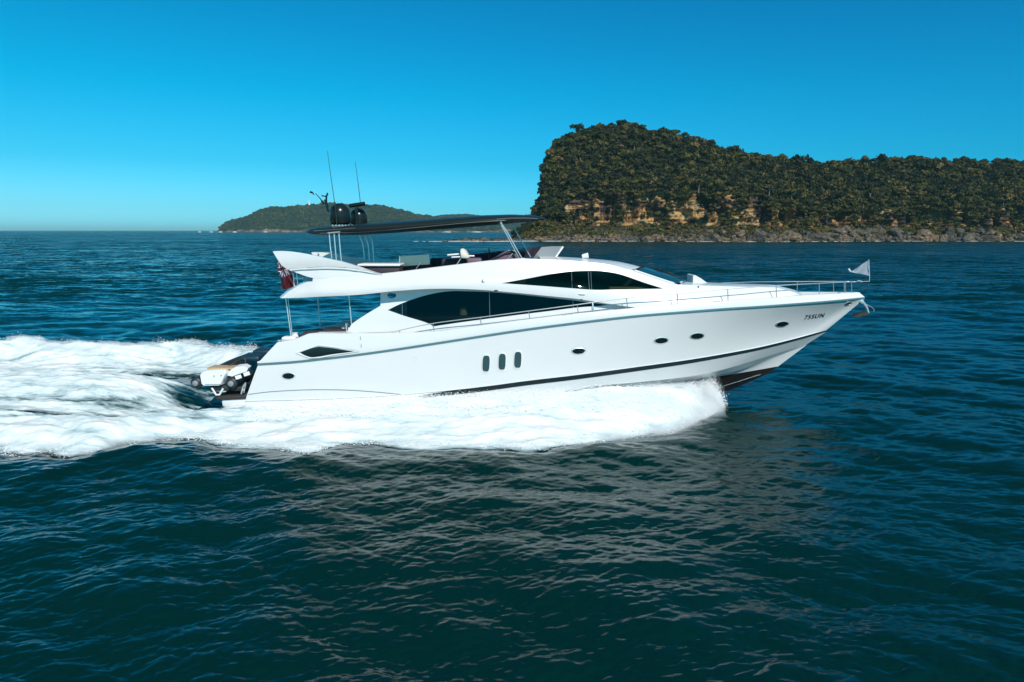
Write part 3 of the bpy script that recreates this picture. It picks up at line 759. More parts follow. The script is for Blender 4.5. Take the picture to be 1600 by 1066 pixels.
# ---- deckhouse and flybridge shell --------------------------------
bot = spl([(439, 466), (470, 465.4), (500, 463.6), (560, 460.8), (600, 456.5), (640, 453.2), (680, 451.4), (720, 451.6), (760, 453.6), (810, 458), (855, 462.5), (900, 467), (948, 474.5), (1000, 482)], 4)
bot = np.vstack([bot, spl([(1001, 484), (1060, 480), (1137, 474), (1200, 469.5), (1250, 465)], 3)])
topR = spl([(1250, 462), (1240, 456.5), (1219, 451.2)], 3).tolist() + spl([(1213, 449.3), (1180, 448.7), (1120, 447), (1060, 444.8)], 4).tolist()
pil = spl([(1051, 442.5), (1026, 434.8), (991, 423.0)], 5).tolist()
roofl = spl([(980, 421.0), (954, 414), (911, 409), (873, 406.4), (844, 405)], 4).tolist()
coam = spl([(820, 404.2), (765, 408), (720, 413.5), (675, 419), (630, 424.7), (596, 428.5)], 4).tolist()
aft = [(575, 431), (520, 434), (489, 435), (488, 440), (480, 440.7), (465, 447), (452, 455)]
outU = np.vstack([bot, topR, pil, roofl, coam, aft])
ybx = bot[:, 0]; yby = bot[:, 1]
tp = np.array([(439, 466)] + aft[::-1] + coam[::-1] + roofl[::-1] + pil[::-1] + topR[::-1]); tpx, tpy = tp[:, 0], tp[:, 1]
def Ysh(px, py, off=0):
    yb = np.interp(px, ybx, yby); yt = np.interp(px, tpx, tpy)
    v = np.clip((yb - py) / np.maximum(yb - yt, 3), 0, 1)
    Yb = np.interp(px, [439, 500, 600, 700, 800, 900, 1000, 1060, 1137, 1200, 1250], [-2.45, -2.68, -2.74, -2.70, -2.60, -2.50, -2.36, -2.24, -2.0, -1.66, -1.25])
    Yt = np.interp(px, [439, 500, 600, 700, 800, 900, 991, 1051, 1120, 1200, 1250], [-2.40, -2.52, -2.42, -2.32, -2.18, -2.02, -1.86, -1.82, -1.66, -1.36, -1.10])
    # the band bulges, then a soft step to the window level
    return Yb + (Yt - Yb) * (v ** 1.25) - .07 * np.sin(np.pi * np.clip(v * 1.6, 0, 1)) * np.interp(px, [440, 520, 900, 1060], [.4, 1, 1, .2])
uw = spl([(783, 442.8), (820, 436.2), (860, 428.6), (892, 424.2), (915, 423.2), (937, 423.4), (958, 426.3), (976, 431), (1006, 441.5), (1036, 451.0)], 4).tolist() \
   + spl([(1034, 451.3), (1001, 451.9), (964, 452.8), (930, 453.2), (892, 450.6), (850, 447.4), (820, 445.2)], 3).tolist()
SH = MB(); V, T = sheet(outU, [uw], Ysh); both(SH, V, T.tolist())
def reveal(mb, poly, Yf, d):
    p = np.array(poly); A_ = Unp(p[:, 0], p[:, 1], Yf(p[:, 0], p[:, 1])); n = len(p)
    c = A_.mean(0); B_ = A_ + [0, d, 0]; B_ = B_ + (c - B_) * [.004, 0, .004]
    both(mb, np.vstack([A_, B_]), [(i, (i + 1) % n, n + (i + 1) % n, n + i) for i in range(n)])
reveal(SH, uw, Ysh, .05)
# soffit under the flybridge edge and its return
b3 = Unp(bot[:, 0], bot[:, 1], Ysh(bot[:, 0], bot[:, 1])); k = bot[:, 0] < 1000
b3 = b3[k]; ins3 = far(b3, 0); lip = b3.copy(); lip[:, 1] += .12; lip[:, 2] -= .02
V, F = loft([b3, lip, ins3 + [0, 0, .05]]); both(SH, V, F.tolist())
# aft edge of the flybridge deck closing across
ae = np.array([(439, 466), (452, 455), (465, 447), (480, 440.7), (488, 440.0)])
A_ = Unp(ae[:, 0], ae[:, 1], Ysh(ae[:, 0], ae[:, 1]))
def arcs(A_, bulge, crown, n=13, tmax=1.0):
    """surface across the boat from each near-side point to its mirror, bulging forward and upward"""
    out = []
    for kk, y in enumerate(np.linspace(-1, 1, n)):
        q = far(A_, -y); f = (1 - abs(y) ** 2.4)
        q[:, 0] = A_[:, 0] + bulge * f; q[:, 2] += crown * f; out.append(q)
    return loft(out)
V, F = arcs(A_, -.5, .02); SH.add(V, F.tolist())
# roof over the helm, then the raised foredeck
rf = np.array(roofl); A_ = Unp(rf[:, 0], rf[:, 1], Ysh(rf[:, 0], rf[:, 1])); 
bu = np.linspace(.62, 0.0, len(A_)); cr = np.linspace(.12, .12, len(A_)); V, F = arcs(A_, bu, cr); SH.add(V, F.tolist())
# visor lip
ed = A_[:1]; V1, F1 = arcs(np.vstack([A_[0], A_[0] + [.10, 0, -.035], A_[0] + [.02, 0, -.09], A_[0] + [-.25, 0, -.09]]), .62, .12); SH.add(V1, F1.tolist())
fd = np.array(topR); A_ = Unp(fd[:, 0], fd[:, 1], Ysh(fd[:, 0], fd[:, 1]))
V, F = arcs(A_, np.linspace(.35, .5, len(A_)), np.linspace(.04, .06, len(A_))); SH.add(V, F.tolist())
fr_ = np.vstack([A_[0], A_[0] - [0, 0, .35]]); V, F = arcs(fr_, .35, .04); SH.add(V, F.tolist())
# flybridge coaming: thickness and inner face, floor
cm = np.array(coam + aft[:4]); A_ = Unp(cm[:, 0], cm[:, 1], Ysh(cm[:, 0], cm[:, 1]))
i1 = A_ + [0, .10, .0]; i2 = i1.copy(); i2[:, 2] = np.minimum(i1[:, 2] - .45, i1[:, 2]); V, F = loft([A_, A_ + [0, .05, .02], i1, i2]); both(SH, V, F.tolist())
fl_ = [far(i2, y) for y in (1, 0, -1)]; V, F = loft(fl_); FLB = MB(); FLB.add(V, F.tolist())
shell = SH.build('flybridge_shell', M['gel'], YR, sharp=30)
FLB.build('flybridge_floor', M['teak'], YR)
# front bulkhead of the flybridge
# windscreen of the helm below the visor
wp = spl([(991, 423.0), (1026, 434.8), (1053, 443.6)], 6); A_ = Unp(wp[:, 0], wp[:, 1], Ysh(wp[:, 0], wp[:, 1]) + .02)
mb = MB(); V, F = arcs(A_, np.linspace(.66, .80, len(A_)), np.linspace(.13, .10, len(A_)), 21); mb.add(V, F.tolist())
ws = mb.build('windscreen', M['port'], YR)
ws.data.materials[0] = mat('windscreen_glass', (.01, .06, .08), .06)
mb = MB(); A0 = Vector(A_[-1]) + Vector((.6, .9, .05))
mb.tube([A0, A0 + Vector((-.55, .1, .28)), A0 + Vector((-.95, .35, .42))], .02, 6); mb.build('wiper', M['rubber'], ws); mb = MB(); mb.tube([A0 + Vector((.1, 1.3, 0)), A0 + Vector((-.5, 1.4, .28)), A0 + Vector((-.9, 1.5, .42))], .02, 6)
mb.build('wiper', M['rubber'], ws)
# A pillar mouldings
t_ = MB().tube([tuple(p) for p in A_], .05, 8); t_.build('pillar', M['gel'], ws); mb = MB(); mb.add(*mirror(t_.V, t_.F)); mb.build('pillar', M['gel'], ws)

SB = bvh_of([shell])
# lower house
lw = spl([(605.5, 485), (618, 478.5), (640, 469.5), (668, 460.9), (690, 456.6), (706, 454.9)], 4).tolist() + spl([(712, 454.8), (760, 456.2), (810, 460.3), (855, 465), (900, 470), (950, 476.5)], 4).tolist() \
   + spl([(940, 478), (900, 481), (861, 486), (820, 491), (765, 498), (720, 504), (676, 510.5)], 3).tolist() + spl([(672, 507), (661, 502.9), (630, 493.6), (612, 487.2)], 3).tolist()
def Ylh(px, py):
    return np.interp(px, [540, 700, 900, 1020], [-2.30, -2.36, -2.34, -2.20]) + .0035 * (500 - py)
ov = ell(612, 462, 7.8, 5.4)
outL = [(541, 530), (541, 520), (550, 506), (560, 499), (578, 487.6), (594.5, 478), (594.5, 452), (640, 447), (700, 446), (760, 448), (810, 452), (900, 462), (980, 476), (1020, 484), (1020, 492), (900, 503), (752, 522), (678, 532), (600, 535)]
LH = MB(); V, T = sheet(outL, [lw, ov], Ylh); both(LH, V, T.tolist()); reveal(LH, lw, Ylh, .05)
# aft end thickness of the wing wall
ae = np.array([(541, 530), (541, 520), (550, 506), (560, 499), (578, 487.6), (594.5, 478), (594.5, 452)]); A_ = Unp(ae[:, 0], ae[:, 1], Ylh(ae[:, 0], ae[:, 1])); V, F = loft([A_, A_ + [0, .10, 0]]); both(LH, V, F.tolist())
house = LH.build('deckhouse', M['gel'], YR, sharp=30)
# oval opening rim
mb = MB(); q = np.array(ov + ov[:1]); W_ = Unp(q[:, 0], q[:, 1], Ylh(q[:, 0], q[:, 1])); mb.tube([tuple(p) for p in W_], .018, 6); mb.build('oval_opening', M['chrome'], YR)
# thin moulding line over the lower window
def side_window(name, poly, Yf, bars, lbl):
    mb = MB(); V, T = sheet(poly, [], lambda a, b: Yf(a, b) + .045, step=9); mb.add(V, T.tolist())
    o = mb.build(name, M['glass'], YR, label=lbl)
    for b in bars:
        mb = MB(); q = np.array(b, float); W_ = Unp(q[:, 0], q[:, 1], Yf(q[:, 0], q[:, 1]) + .035); mb.tube([tuple(p) for p in W_], .010, 5); mb.build('glazing_bar', M['darkchrome'], o)
    V2, T2 = mirror(V, T.tolist()); mb = MB(); mb.add(V2, T2); mb.build(name, M['glass'], YR, label=lbl + ' on the far side')
side_window('saloon_window', lw, Ylh, [[(628.5, 475), (628.5, 492.5)], [(764.5, 457), (765.5, 497)], [(895, 470), (896, 481)]], 'long pointed saloon window')
side_window('helm_window', uw, Ysh, [[(893, 424.6), (894, 450.5)], [(923, 423.4), (924.5, 453)], [(919, 423.4), (921, 453)]], 'long pointed upper window')
# near-black sheets added behind the glass to block light through the far windows
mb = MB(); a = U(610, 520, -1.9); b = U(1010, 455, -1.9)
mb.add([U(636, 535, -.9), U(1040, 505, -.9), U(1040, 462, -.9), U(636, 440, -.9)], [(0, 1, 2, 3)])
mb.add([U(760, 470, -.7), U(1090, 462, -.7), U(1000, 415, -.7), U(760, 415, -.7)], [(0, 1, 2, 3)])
mb.build('interior_light_block', M['room'], YR, smooth=False)
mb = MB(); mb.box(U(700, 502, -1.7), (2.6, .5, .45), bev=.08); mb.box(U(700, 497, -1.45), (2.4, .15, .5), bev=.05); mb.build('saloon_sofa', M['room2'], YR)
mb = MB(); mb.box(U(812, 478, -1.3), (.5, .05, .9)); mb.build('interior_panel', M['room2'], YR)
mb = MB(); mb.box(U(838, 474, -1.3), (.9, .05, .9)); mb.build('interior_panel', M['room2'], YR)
LR = root('table_lamp', U(724, 500, -1.65), 'small lamp with a cream shade behind the long saloon window', 'lamp')
c = U(724, 485, -1.65)
MB().lathe([(.145, -.2), (.11, .12)], c, n=20).build('lamp_shade', M['lamp'], LR)
MB().lathe([(.07, -.5), (.05, -.46), (.015, -.42), (.015, -.18)], c, n=12).build('lamp_base', M['room2'], LR)
V = [U(951, 450, -1.3), U(1008, 450.5, -1.3), U(1010, 446.5, -1.3), U(953, 447.5, -1.3)]
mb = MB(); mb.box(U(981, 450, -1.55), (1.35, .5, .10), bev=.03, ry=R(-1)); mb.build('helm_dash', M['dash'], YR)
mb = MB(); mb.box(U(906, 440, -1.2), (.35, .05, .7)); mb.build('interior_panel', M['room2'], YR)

# ---- arch wings ----------------------------------------------------
wtop = spl([(426, 393), (433, 392.4), (445, 392.6), (460, 394), (484, 398), (496, 400.5), (520, 406), (535, 409.2), (550, 413.6), (570, 420), (583, 424.5), (597, 428.6)], 4).tolist()
wbot = spl([(590, 430.3), (560, 431.8), (520, 434.0), (488, 434.2), (478, 431.6), (470, 428.8), (462, 425.8), (453, 422.6), (446, 419), (440, 414.5), (433, 404.5)], 4).tolist()
crx = [453, 470, 510, 540, 570, 585, 597]; cry = [422.5, 420.7, 419.3, 420.3, 424.5, 427.3, 430]
def Yw(px, py, o=0):
    c = np.interp(px, crx, cry); v = py - c
    return np.interp(px, [426, 500, 600], [-2.34, -2.50, -2.46]) + np.where(v > 0, .05 - .004 * v, 0) - .04 * np.sin(np.clip((c - py) / 28, 0, 1) * np.pi) + .0
WG = MB(); V, T = sheet(wtop + wbot, [], Yw, step=4.5); both(WG, V, T.tolist())
V, T = sheet(wtop + wbot, [], lambda a, b: Yw(a, b) * 0 + np.interp(a, [426, 500, 600], [-2.22, -2.28, -2.30]), step=12)
# inner face carried straight in from the outer rim
p = np.array(wtop + wbot); A_ = Unp(p[:, 0], p[:, 1], Yw(p[:, 0], p[:, 1])); B_ = A_ + [0, .16, 0]; n = len(p)
both(WG, np.vstack([A_, B_]), [(i, (i + 1) % n, n + (i + 1) % n, n + i) for i in range(n)])
WG.add(*mirror(*mirror(B_, [tuple(range(n))]))); WG.add(*mirror(B_, [tuple(range(n))]))
WV = np.array(WG.V)
for sg in (-1, 1):
    ff = [f for f in WG.F if sg * WV[f[0], 1] > 0]; ids = sorted({i for f in ff for i in f}); mp_ = {i: k for k, i in enumerate(ids)}; obj('radar_arch_wing', WV[ids], [[mp_[i] for i in f] for f in ff], M['gel'], YR, sharp=32)
mb = MB(); q = np.stack([np.interp(np.linspace(0, 1, 30), np.linspace(0, 1, 7), crx), np.interp(np.linspace(0, 1, 30), np.linspace(0, 1, 7), cry)], -1)
W_ = Unp(q[:, 0], q[:, 1], Yw(q[:, 0], q[:, 1] - .5) + .01); mb.tube([tuple(p) for p in W_], [.028] * 18 + [.02] * 6 + [.012] * 6, 6); mb.build('wing_groove', M['pale'], YR)
# glass panel and rail stanchions aft on the flybridge
mb = MB(); mb.add([U(474, 434, -2.2), U(488, 434, -2.2), U(488, 440.5, -2.2), U(474, 440.5, -2.2)], [(0, 1, 2, 3)]); mb.build('glass_screen', M['acryl'], YR)
mb = MB()
for a, b in (((458, 427), (460, 449)), ((463.5, 427), (465.5, 447))): mb.tube([U(*a, -1.9), U(*b, -1.9)], .016, 6)
mb.tube([U(464, 436, -1.9), U(475, 435, -1.9)], .012, 6); mb.build('aft_stanchion', M['chrome'], YR)
# far-side acrylic by the arch
mb = MB(); mb.box(U(505, 401, 2.3), (.9, .02, .4)); mb.build('acrylic_screen', M['acryl'], YR)

# ---- hardtop -------------------------------------------------------
def hardtop():
    ns, nr = 61, 24; ring = []
    x0 = U(482, 362, 0)[0]; x1 = U(852, 340, 0)[0]
    tps = [(482, 361.5), (500, 357), (550, 352), (640, 346.3), (700, 341.5), (760, 337), (800, 335.6), (835, 337), (852, 341)]
    bts = [(482, 362.5), (495, 367.5), (520, 369.5), (560, 369), (640, 363), (700, 358), (740, 354.4), (780, 351), (820, 346.5), (852, 341.5)]
    for s in np.linspace(0, 1, ns):
        s = .5 - .5 * math.cos(math.pi * s)
        px = 482 + (852 - 482) * s
        zt = U(px, np.interp(px, [a for a, b in tps], [b for a, b in tps]), -1.6)[2]; zb = U(px, np.interp(px, [a for a, b in bts], [b for a, b in bts]), -1.6)[2]
        x = x0 + (x1 - x0) * s; hw = 1.85 * max(1 - abs(2 * s - 1) ** 3.2, 0.0) ** .42 + .02
        zm, hh = (zt + zb) / 2, (zt - zb) / 2
        for j in range(nr):
            a = 2 * math.pi * j / nr; c, q = math.cos(a), math.sin(a)
            yy = math.copysign(abs(c) ** .55, c); zq = math.copysign(abs(q) ** .75, q)
            ring.append((x, hw * yy, zm + hh * zq + (.05 * (1 - yy * yy)) - .008 * (hw * yy + 1.6)))
    V = np.array(ring); F = grid_faces(ns, nr, True).tolist() + [tuple(range(nr)), tuple(range((ns - 1) * nr, ns * nr))[::-1]]
    return V, F
V, F = hardtop(); ht = obj('hardtop', V, F, M['blackgloss'], YR, sharp=40)
HTB = bvh_of([ht])
mb = MB()
for pts in ([(500, 364.5), (560, 362.8), (640, 356.5), (740, 347.5), (790, 344.5)], [(776, 342.5), (800, 341.0), (825, 341.0), (840, 341.6)], [(490, 361), (520, 359.2), (555, 356.5)]):
    mb.tube([tuple(cast(HTB, *p)[0] + cast(HTB, *p)[1] * .004) for p in spl(pts, 6)], .010, 5)
mb.build('trim_strip', M['darkchrome'], ht)
# poles
def pole(pts, Yd, r=.022, m_='chrome', nm='hardtop_pole'):
    mb = MB(); mb.tube([U(a, b, Yd) for a, b in spl(pts, 4)], r, 8); return mb.build(nm, M[m_], YR)
for pts in ([(514.5, 366), (516, 384), (518.5, 404.5)], [(522, 366), (523.5, 384), (525.5, 407)], [(529.5, 365), (531, 384), (533.5, 410)]): pole(pts, -1.75, .021)
mb = MB(); mb.tube([U(512, 364.5, -1.78), U(531.5, 362.8, -1.78)], .03, 6); mb.build('pole_bracket', M['chrome'], YR)
for pts in ([(561, 364), (563, 371), (566.5, 380), (569.5, 405)], [(569, 364), (571, 371), (574.5, 380), (577.5, 408)], [(576, 364), (579, 370), (581.5, 378), (584.5, 409.5)]): pole(pts, 1.5, .022)
pole([(781, 342), (784, 350), (792, 362), (812, 398), (818, 407)], -1.6, .024); pole([(779, 342), (782, 350), (789, 362), (808, 398), (813, 407)], -1.45, .02)
pole([(795, 345), (800, 351), (808, 365), (829, 402)], 1.2, .024)
# domes, radar, antennas
def dome(px, pyt, pyb, rpx, Yd):
    c = U(px, pyb, Yd); t = U(px, pyt, Yd); r = rpx / FPX * (CAMD + Yd); h = t[2] - c[2]
    prof = [(r * .80, 0), (r * .92, .03), (r, .09), (r * 1.0, h - r)] + [(r * math.cos(a), h - r + r * math.sin(a)) for a in np.linspace(.12, math.pi / 2 - .03, 9)]
    mb = MB(); mb.lathe(prof, c, axis=(-.06, 0, 1), n=32); o = mb.build('satellite_dome', M['dome'], YR, sharp=50)
    mb = MB(); mb.lathe([(r * .6, -.12), (r * .6, .01)], c, n=20); mb.build('dome_base', M['darkchrome'], o)
dome(532.5, 317.5, 351, 15.2, -.75); dome(561.5, 325, 352.5, 12.6, .6)
mb = MB(); mb.tube([U(546, 321.8, .1), U(570, 318.3, .1)], .075, 14); o = mb.build('radar_scanner', M['dome'], YR)
MB().tube([U(557, 322, .1), U(558, 352, .1)], .06, 10).build('radar_post', M['dome'], o)
mb = MB(); mb.tube([U(526.5, 352, -1.2), U(524, 325, -1.2), U(519, 290, -1.2), U(511.5, 236, -1.2)], [.014, .013, .011, .007], 6); mb.build('whip_antenna', M['rubber'], YR)
mb = MB(); mb.tube([U(563.5, 320, .2), U(560, 290, .2), U(555, 252, .2)], [.013, .011, .007], 6); mb.build('whip_antenna', M['rubber'], YR)
mb = MB(); Yq = -.4
mb.tube([U(518, 336, Yq), U(512, 328, Yq), U(509.5, 318, Yq), U(510, 308, Yq), U(511, 304.5, Yq)], [.035, .045, .05, .035, .02], 8)
mb.tube([U(512, 324, Yq), U(508, 312, Yq)], .05, 8)
mb.tube([U(504, 316, Yq), U(500, 310, Yq), U(493, 302.5, Yq)], [.03, .018, .014], 6); mb.tube([U(503, 314, Yq), U(506, 319, Yq)], .05, 8)
mb.tube([U(484.5, 300, Yq), U(489, 301.5, Yq)], [.04, .03], 8); mb.tube([U(489, 302, Yq), U(490.5, 304.5, Yq)], .022, 6)
mb.tube([U(502.5, 305.8, Yq), U(508, 307, Yq), U(512, 304.5, Yq)], .022, 6); mb.lathe([(.03, 0), (.035, .06), (.01, .1)], U(511.5, 305.5, Yq), n=10)
mb.build('light_mast', M['dome'], YR)
mb = MB()
for px in range(520, 552, 5): mb.lathe([(.02, 0), (.02, .05)], U(px, 353.4, -1.3), n=8)
mb.tube([U(518, 353.6, -1.3), U(552, 352.4, -1.3)], .012, 6); mb.build('dome_rail', M['chrome'], YR)

# ---- flybridge furniture ------------------------------------------
def pxbox(mb, x0, y0, x1, y1, Y0, Y1, bev=.03, mi=0):
    a = U(x0, y1, Y0); b = U(x1, y0, Y0)
    mb.box(((a[0] + b[0]) / 2, (Y0 + Y1) / 2, (a[2] + b[2]) / 2), (abs(b[0] - a[0]), Y1 - Y0, abs(b[2] - a[2])), bev=bev, mi=mi); return mb
o = pxbox(MB(), 563, 416, 624, 436, -2.0, -1.2, .05).build('wet_bar', M['plum'], YR)
pxbox(MB(), 558, 412.8, 625, 416.2, -2.1, -1.1, .03).build('counter_top', M['white'], o)
mb = MB(); pxbox(mb, 672, 404, 740, 424, 1.0, 1.6, .05); pxbox(mb, 628, 411, 676, 430, .6, 1.6, .05); mb.build('sofa', M['plum'], YR)
mb = MB(); pxbox(mb, 690, 404.5, 736, 420, -.9, -.2, .06); mb.build('sun_lounge', M['blue'], YR); M['navy'] = mat('navy_upholstery', (.02, .022, .035), .6); mb = None
bpy.data.objects['sun_lounge'].data.materials[0] = M['navy']
mb = MB(); mb.box(U(648, 407, -.9), (1.08, .02, .36), ry=R(-4)); mb.build('acrylic_screen', M['acryl'], YR)
mb = MB(); mb.tube([U(626, 409, -.9), U(624.5, 400, -.9), U(624, 420, -.9)], .02, 6); mb.build('screen_post', M['chrome'], YR); mb = MB(); mb.tube([U(650, 420, -1), U(658, 410, -1)], .012, 6); mb.build('screen_post', M['chrome'], YR)
mb = MB(); mb.box(U(712, 397.5, -1.2), (.60, .25, .055), ry=R(-5), bev=.02); mb.box(U(716, 401.5, -1.5), (.48, .25, .05), ry=R(-3), bev=.02); mb.box(U(735, 400.0, -1.5), (.30, .2, .05), bev=.02); o1 = mb
# helm seat: curved shell back
c = U(727, 402, -.2); prof = []
for j, t in enumerate(np.linspace(0, 1, 12)):
    pxc = 723.5 + 7 * t ** 1.3; py_ = 401.5 - 13.5 * math.sin((1 - t) * math.pi / 2) ** .9 if t < 1 else 401.5
V = []; n_ = 15
for i in range(n_):
    a = math.pi * i / (n_ - 1)
    for rr, dy in ((1, 0), (.62, 0)):
        V.append((c[0] - .02 + .22 * rr * -math.cos(a) * .8 + .10 * math.sin(a) * -.6, c[1], c[2] + .34 * rr * math.sin(a)))
mbS = MB(); V = np.array(V)
poly = [U(721, 404, -1.4), U(719.5, 396, -1.4), U(719.3, 391, -1.4), U(721, 388.6, -1.4), U(724, 388.5, -1.4), U(728, 391, -1.4), U(731, 395.5, -1.4), U(734, 402, -1.4), U(732, 404.5, -1.4)]
Pn = np.array(poly); n_ = len(Pn); cc = Pn.mean(0)
rings = [(.80, -.30), (.95, -.26), (1, -.2), (1, .2), (.95, .26), (.80, .30)]
V = np.vstack([cc + (Pn - cc) * [k, 1, k] + [0, d, 0] for k, d in rings])
mbS.add(V, [(r_ * n_ + i, r_ * n_ + (i + 1) % n_, (r_ + 1) * n_ + (i + 1) % n_, (r_ + 1) * n_ + i) for r_ in range(5) for i in range(n_)] + [tuple(range(n_))[::-1], tuple(range(5 * n_, 6 * n_))])
hs = mbS.build('helm_seat', M['cream'], YR, sharp=60); o1.build('armrest', M['white'], hs)
mb = MB(); mb.tube([U(720, 404, -1.6), U(712, 416, -1.6)], .02, 6); mb.build('seat_leg', M['chrome'], hs)
mb = MB(); pxbox(mb, 730, 403.5, 752, 416, -1.7, -1.2, .06); mb.build('console', M['mauve'], YR)
# sloping helm console by the windscreen
poly = [(762, 410), (790, 392.5), (799, 391), (806, 393), (812, 412)]
A_ = np.array([U(a, b, -1.3) for a, b in poly]); B_ = np.array([U(a, b, -1.3) for a, b in poly]) + [0, .9, 0]; n_ = 5
mb = MB(); mb.add(np.vstack([A_, B_]), [tuple(range(n_)), tuple(range(n_, 2 * n_))[::-1]] + [(i, i + n_, (i + 1) % n_ + n_, (i + 1) % n_) for i in range(n_)]); o = mb.build('helm_console', M['mauve'], YR, smooth=False)
mb = MB(); mb.tube([U(763, 408, -1.34), U(790, 396, -1.34), U(806, 393.5, -1.34)], .03, 6); mb.build('console_edge', M['plum'], o)
mb = MB(); mb.tube([U(794, 392, -1.34), U(800, 391, -1.34), U(806, 394, -1.34)], .025, 6); mb.tube([U(794, 405, -1.4), U(801, 396, -1.4)], .02, 6); mb.build('grab_rail', M['chrome'], o)
mb = MB(); c_ = U(764, 395, .2); mb.tube([Vector(c_) + Vector((0, .18 * math.cos(a), .18 * math.sin(a))) for a in np.linspace(0, 2 * math.pi, 17)], .018, 6); mb.tube([c_, Vector(c_) + Vector((.3, 0, -.3))], .03, 6); mb.build('steering_wheel', M['rubber'], YR)
# wraparound wind deflector: far side, near side front
mb = MB()
q = [(672, 405), (700, 402.5), (745, 396.5), (780, 392.8), (820, 388.5), (846, 386)]
V = np.array([U(a, b, 1.9) for a, b in q] + [U(a, b + 14, 1.9) for a, b in q]); n_ = len(q); mb.add(V, [(i, i + 1, n_ + i + 1, n_ + i) for i in range(n_ - 1)])
A1, A2 = U(846, 386, 1.9), U(876, 385, .9); B1 = U(866, 385, -.9)
fr = [U(846, 386, 1.9), U(868, 385, 1.4), U(878, 385, .2)]; lo_ = [U(838, 400, 1.9), U(858, 400, 1.4), U(866, 401, .2)]
mb.add(fr + lo_, [(0, 1, 4, 3), (1, 2, 5, 4)]); mb.build('wind_deflector', M['plexi'], YR)
fr = [U(846, 386.3, -1.35), U(862, 385, -1.0), U(879, 385, -.2)]; lo_ = [U(832, 405, -1.35), U(850, 405, -1.0), U(866, 404.5, -.2)]
mb = MB(); V = np.array(fr + lo_); V2 = V + [-.02, .03, 0]
mb.add(V, [(0, 1, 4, 3), (1, 2, 5, 4)]); mb.build('wind_deflector', M['lit_plexi'], YR)
mb = MB(); a, b = Vector(fr[2]), Vector(lo_[2]); mb.add([a + Vector((0, -.01, 0)), a + Vector((.05, -.01, -.02)), b + Vector((.05, -.01, 0)), b + Vector((-.14, -.01, 0))], [(0, 1, 2, 3)]); mb.build('deflector_edge', M['white'], YR)
# low rail on the aft flybridge
mb = MB(); mb.tube([U(545, 411.5, 1.6), U(562, 411, 1.6), U(590, 410, 1.6)], .014, 6); mb.lathe([(.03, 0), (.035, .03), (.01, .06)], U(561.5, 411.5, 1.6), n=10); mb.build('flybridge_rail', M['chrome'], YR)
# searchlight
mb = MB(); mb.lathe([(.05, -.12), (.04, -.04), (.03, .0)], U(914, 405, -.9), n=12); c_ = U(914.5, 400, -.9)
mb.lathe([(.03, -.13), (.075, -.11), (.09, 0), (.10, .10), (.085, .115)], c_, axis=(1, -.1, .2), n=16); mb.build('searchlight', M['white'], YR)
# foredeck fin and fittings
A_ = [U(1083, 445, -.5), U(1083, 431, -.5), U(1086, 430, -.5), U(1095, 435, -.5), U(1109, 445, -.5)]; A_ = np.array(A_); B_ = A_ + [0, .9, 0]; n_ = 5
mb = MB(); mb.add(np.vstack([A_, B_]), [tuple(range(n_)), tuple(range(n_, 2 * n_))[::-1]] + [(i, i + n_, (i + 1) % n_ + n_, (i + 1) % n_) for i in range(n_)]); mb.build('foredeck_backrest', M['gel'], YR, smooth=False)
def knob(px, py, r_, mt='rubber', nm='deck_fitting', bv=None):
    h, nn = cast(bv or SB, px, py); mb = MB(); mb.lathe([(r_, -.01), (r_ * .9, .02), (r_ * .3, .035)], h, axis=nn, n=12); mb.build(nm, M[mt], YR)
knob(1091, 448.6, .035); knob(755, 439.5, .06, 'darkchrome', 'nav_light')
mb = MB(); mb.tube([U(1064, 446, -1.6), U(1064.5, 440, -1.6)], .02, 6); mb.tube([U(1062, 441, -1.6), U(1067, 440.5, -1.6)], .02, 6); mb.build('deck_cleat', M['chrome'], YR)
decal('vent', ell(775, 454.2, 3.4, .9, 0), bvh_of([shell]), M['port'], .01); decal('door_handle', ell(909.5, 459.5, 5.4, 1.5, .05), SB, M['chrome'], .03); decal('vent', ell(908.5, 468.3, 2.2, .6, .1), SB, M['port'], .02)
mb = MB(); mb.lathe([(.035, 0), (.05, .05), (.02, .28), (.01, .3)], U(926, 487, -2.74), n=12); mb.build('fender_cleat', M['chrome'], YR)

# ---- side rail ------------------------------------------------------
railp = [(607, 521.5), (626, 516.2), (675, 505.8), (751, 496), (826, 486.2), (902, 476.2), (979, 465.8), (1058, 458.4), (1137, 451.8), (1213, 446.3), (1280, 442.8), (1319, 441), (1336, 440.6)]
Tp = spl(pT, 6)
def Yt_at(px):
    s = (px - 433) / (1343 - 433); T_ = spl(tT, 12); return -np.interp(s, T_[:, 0], T_[:, 1]) + .07
RL = []
rs = spl(railp, 5)
for a, b in rs: RL.append(U(a, b, float(np.minimum(Yt_at(a), -.22))))
mb = MB(); mb.tube(RL, .016, 8); V2, F2 = mirror(mb.V, mb.F); V1_, F1_ = list(mb.V), list(mb.F)
mb.tube([RL[-1], tuple(far(np.array(RL[-1]), 0) + [.12, 0, 0]), tuple(far(np.array(RL[-1])))], .016, 8)
mb.add(V2, F2); rail = mb.build('side_rail', M['chrome'], YR)
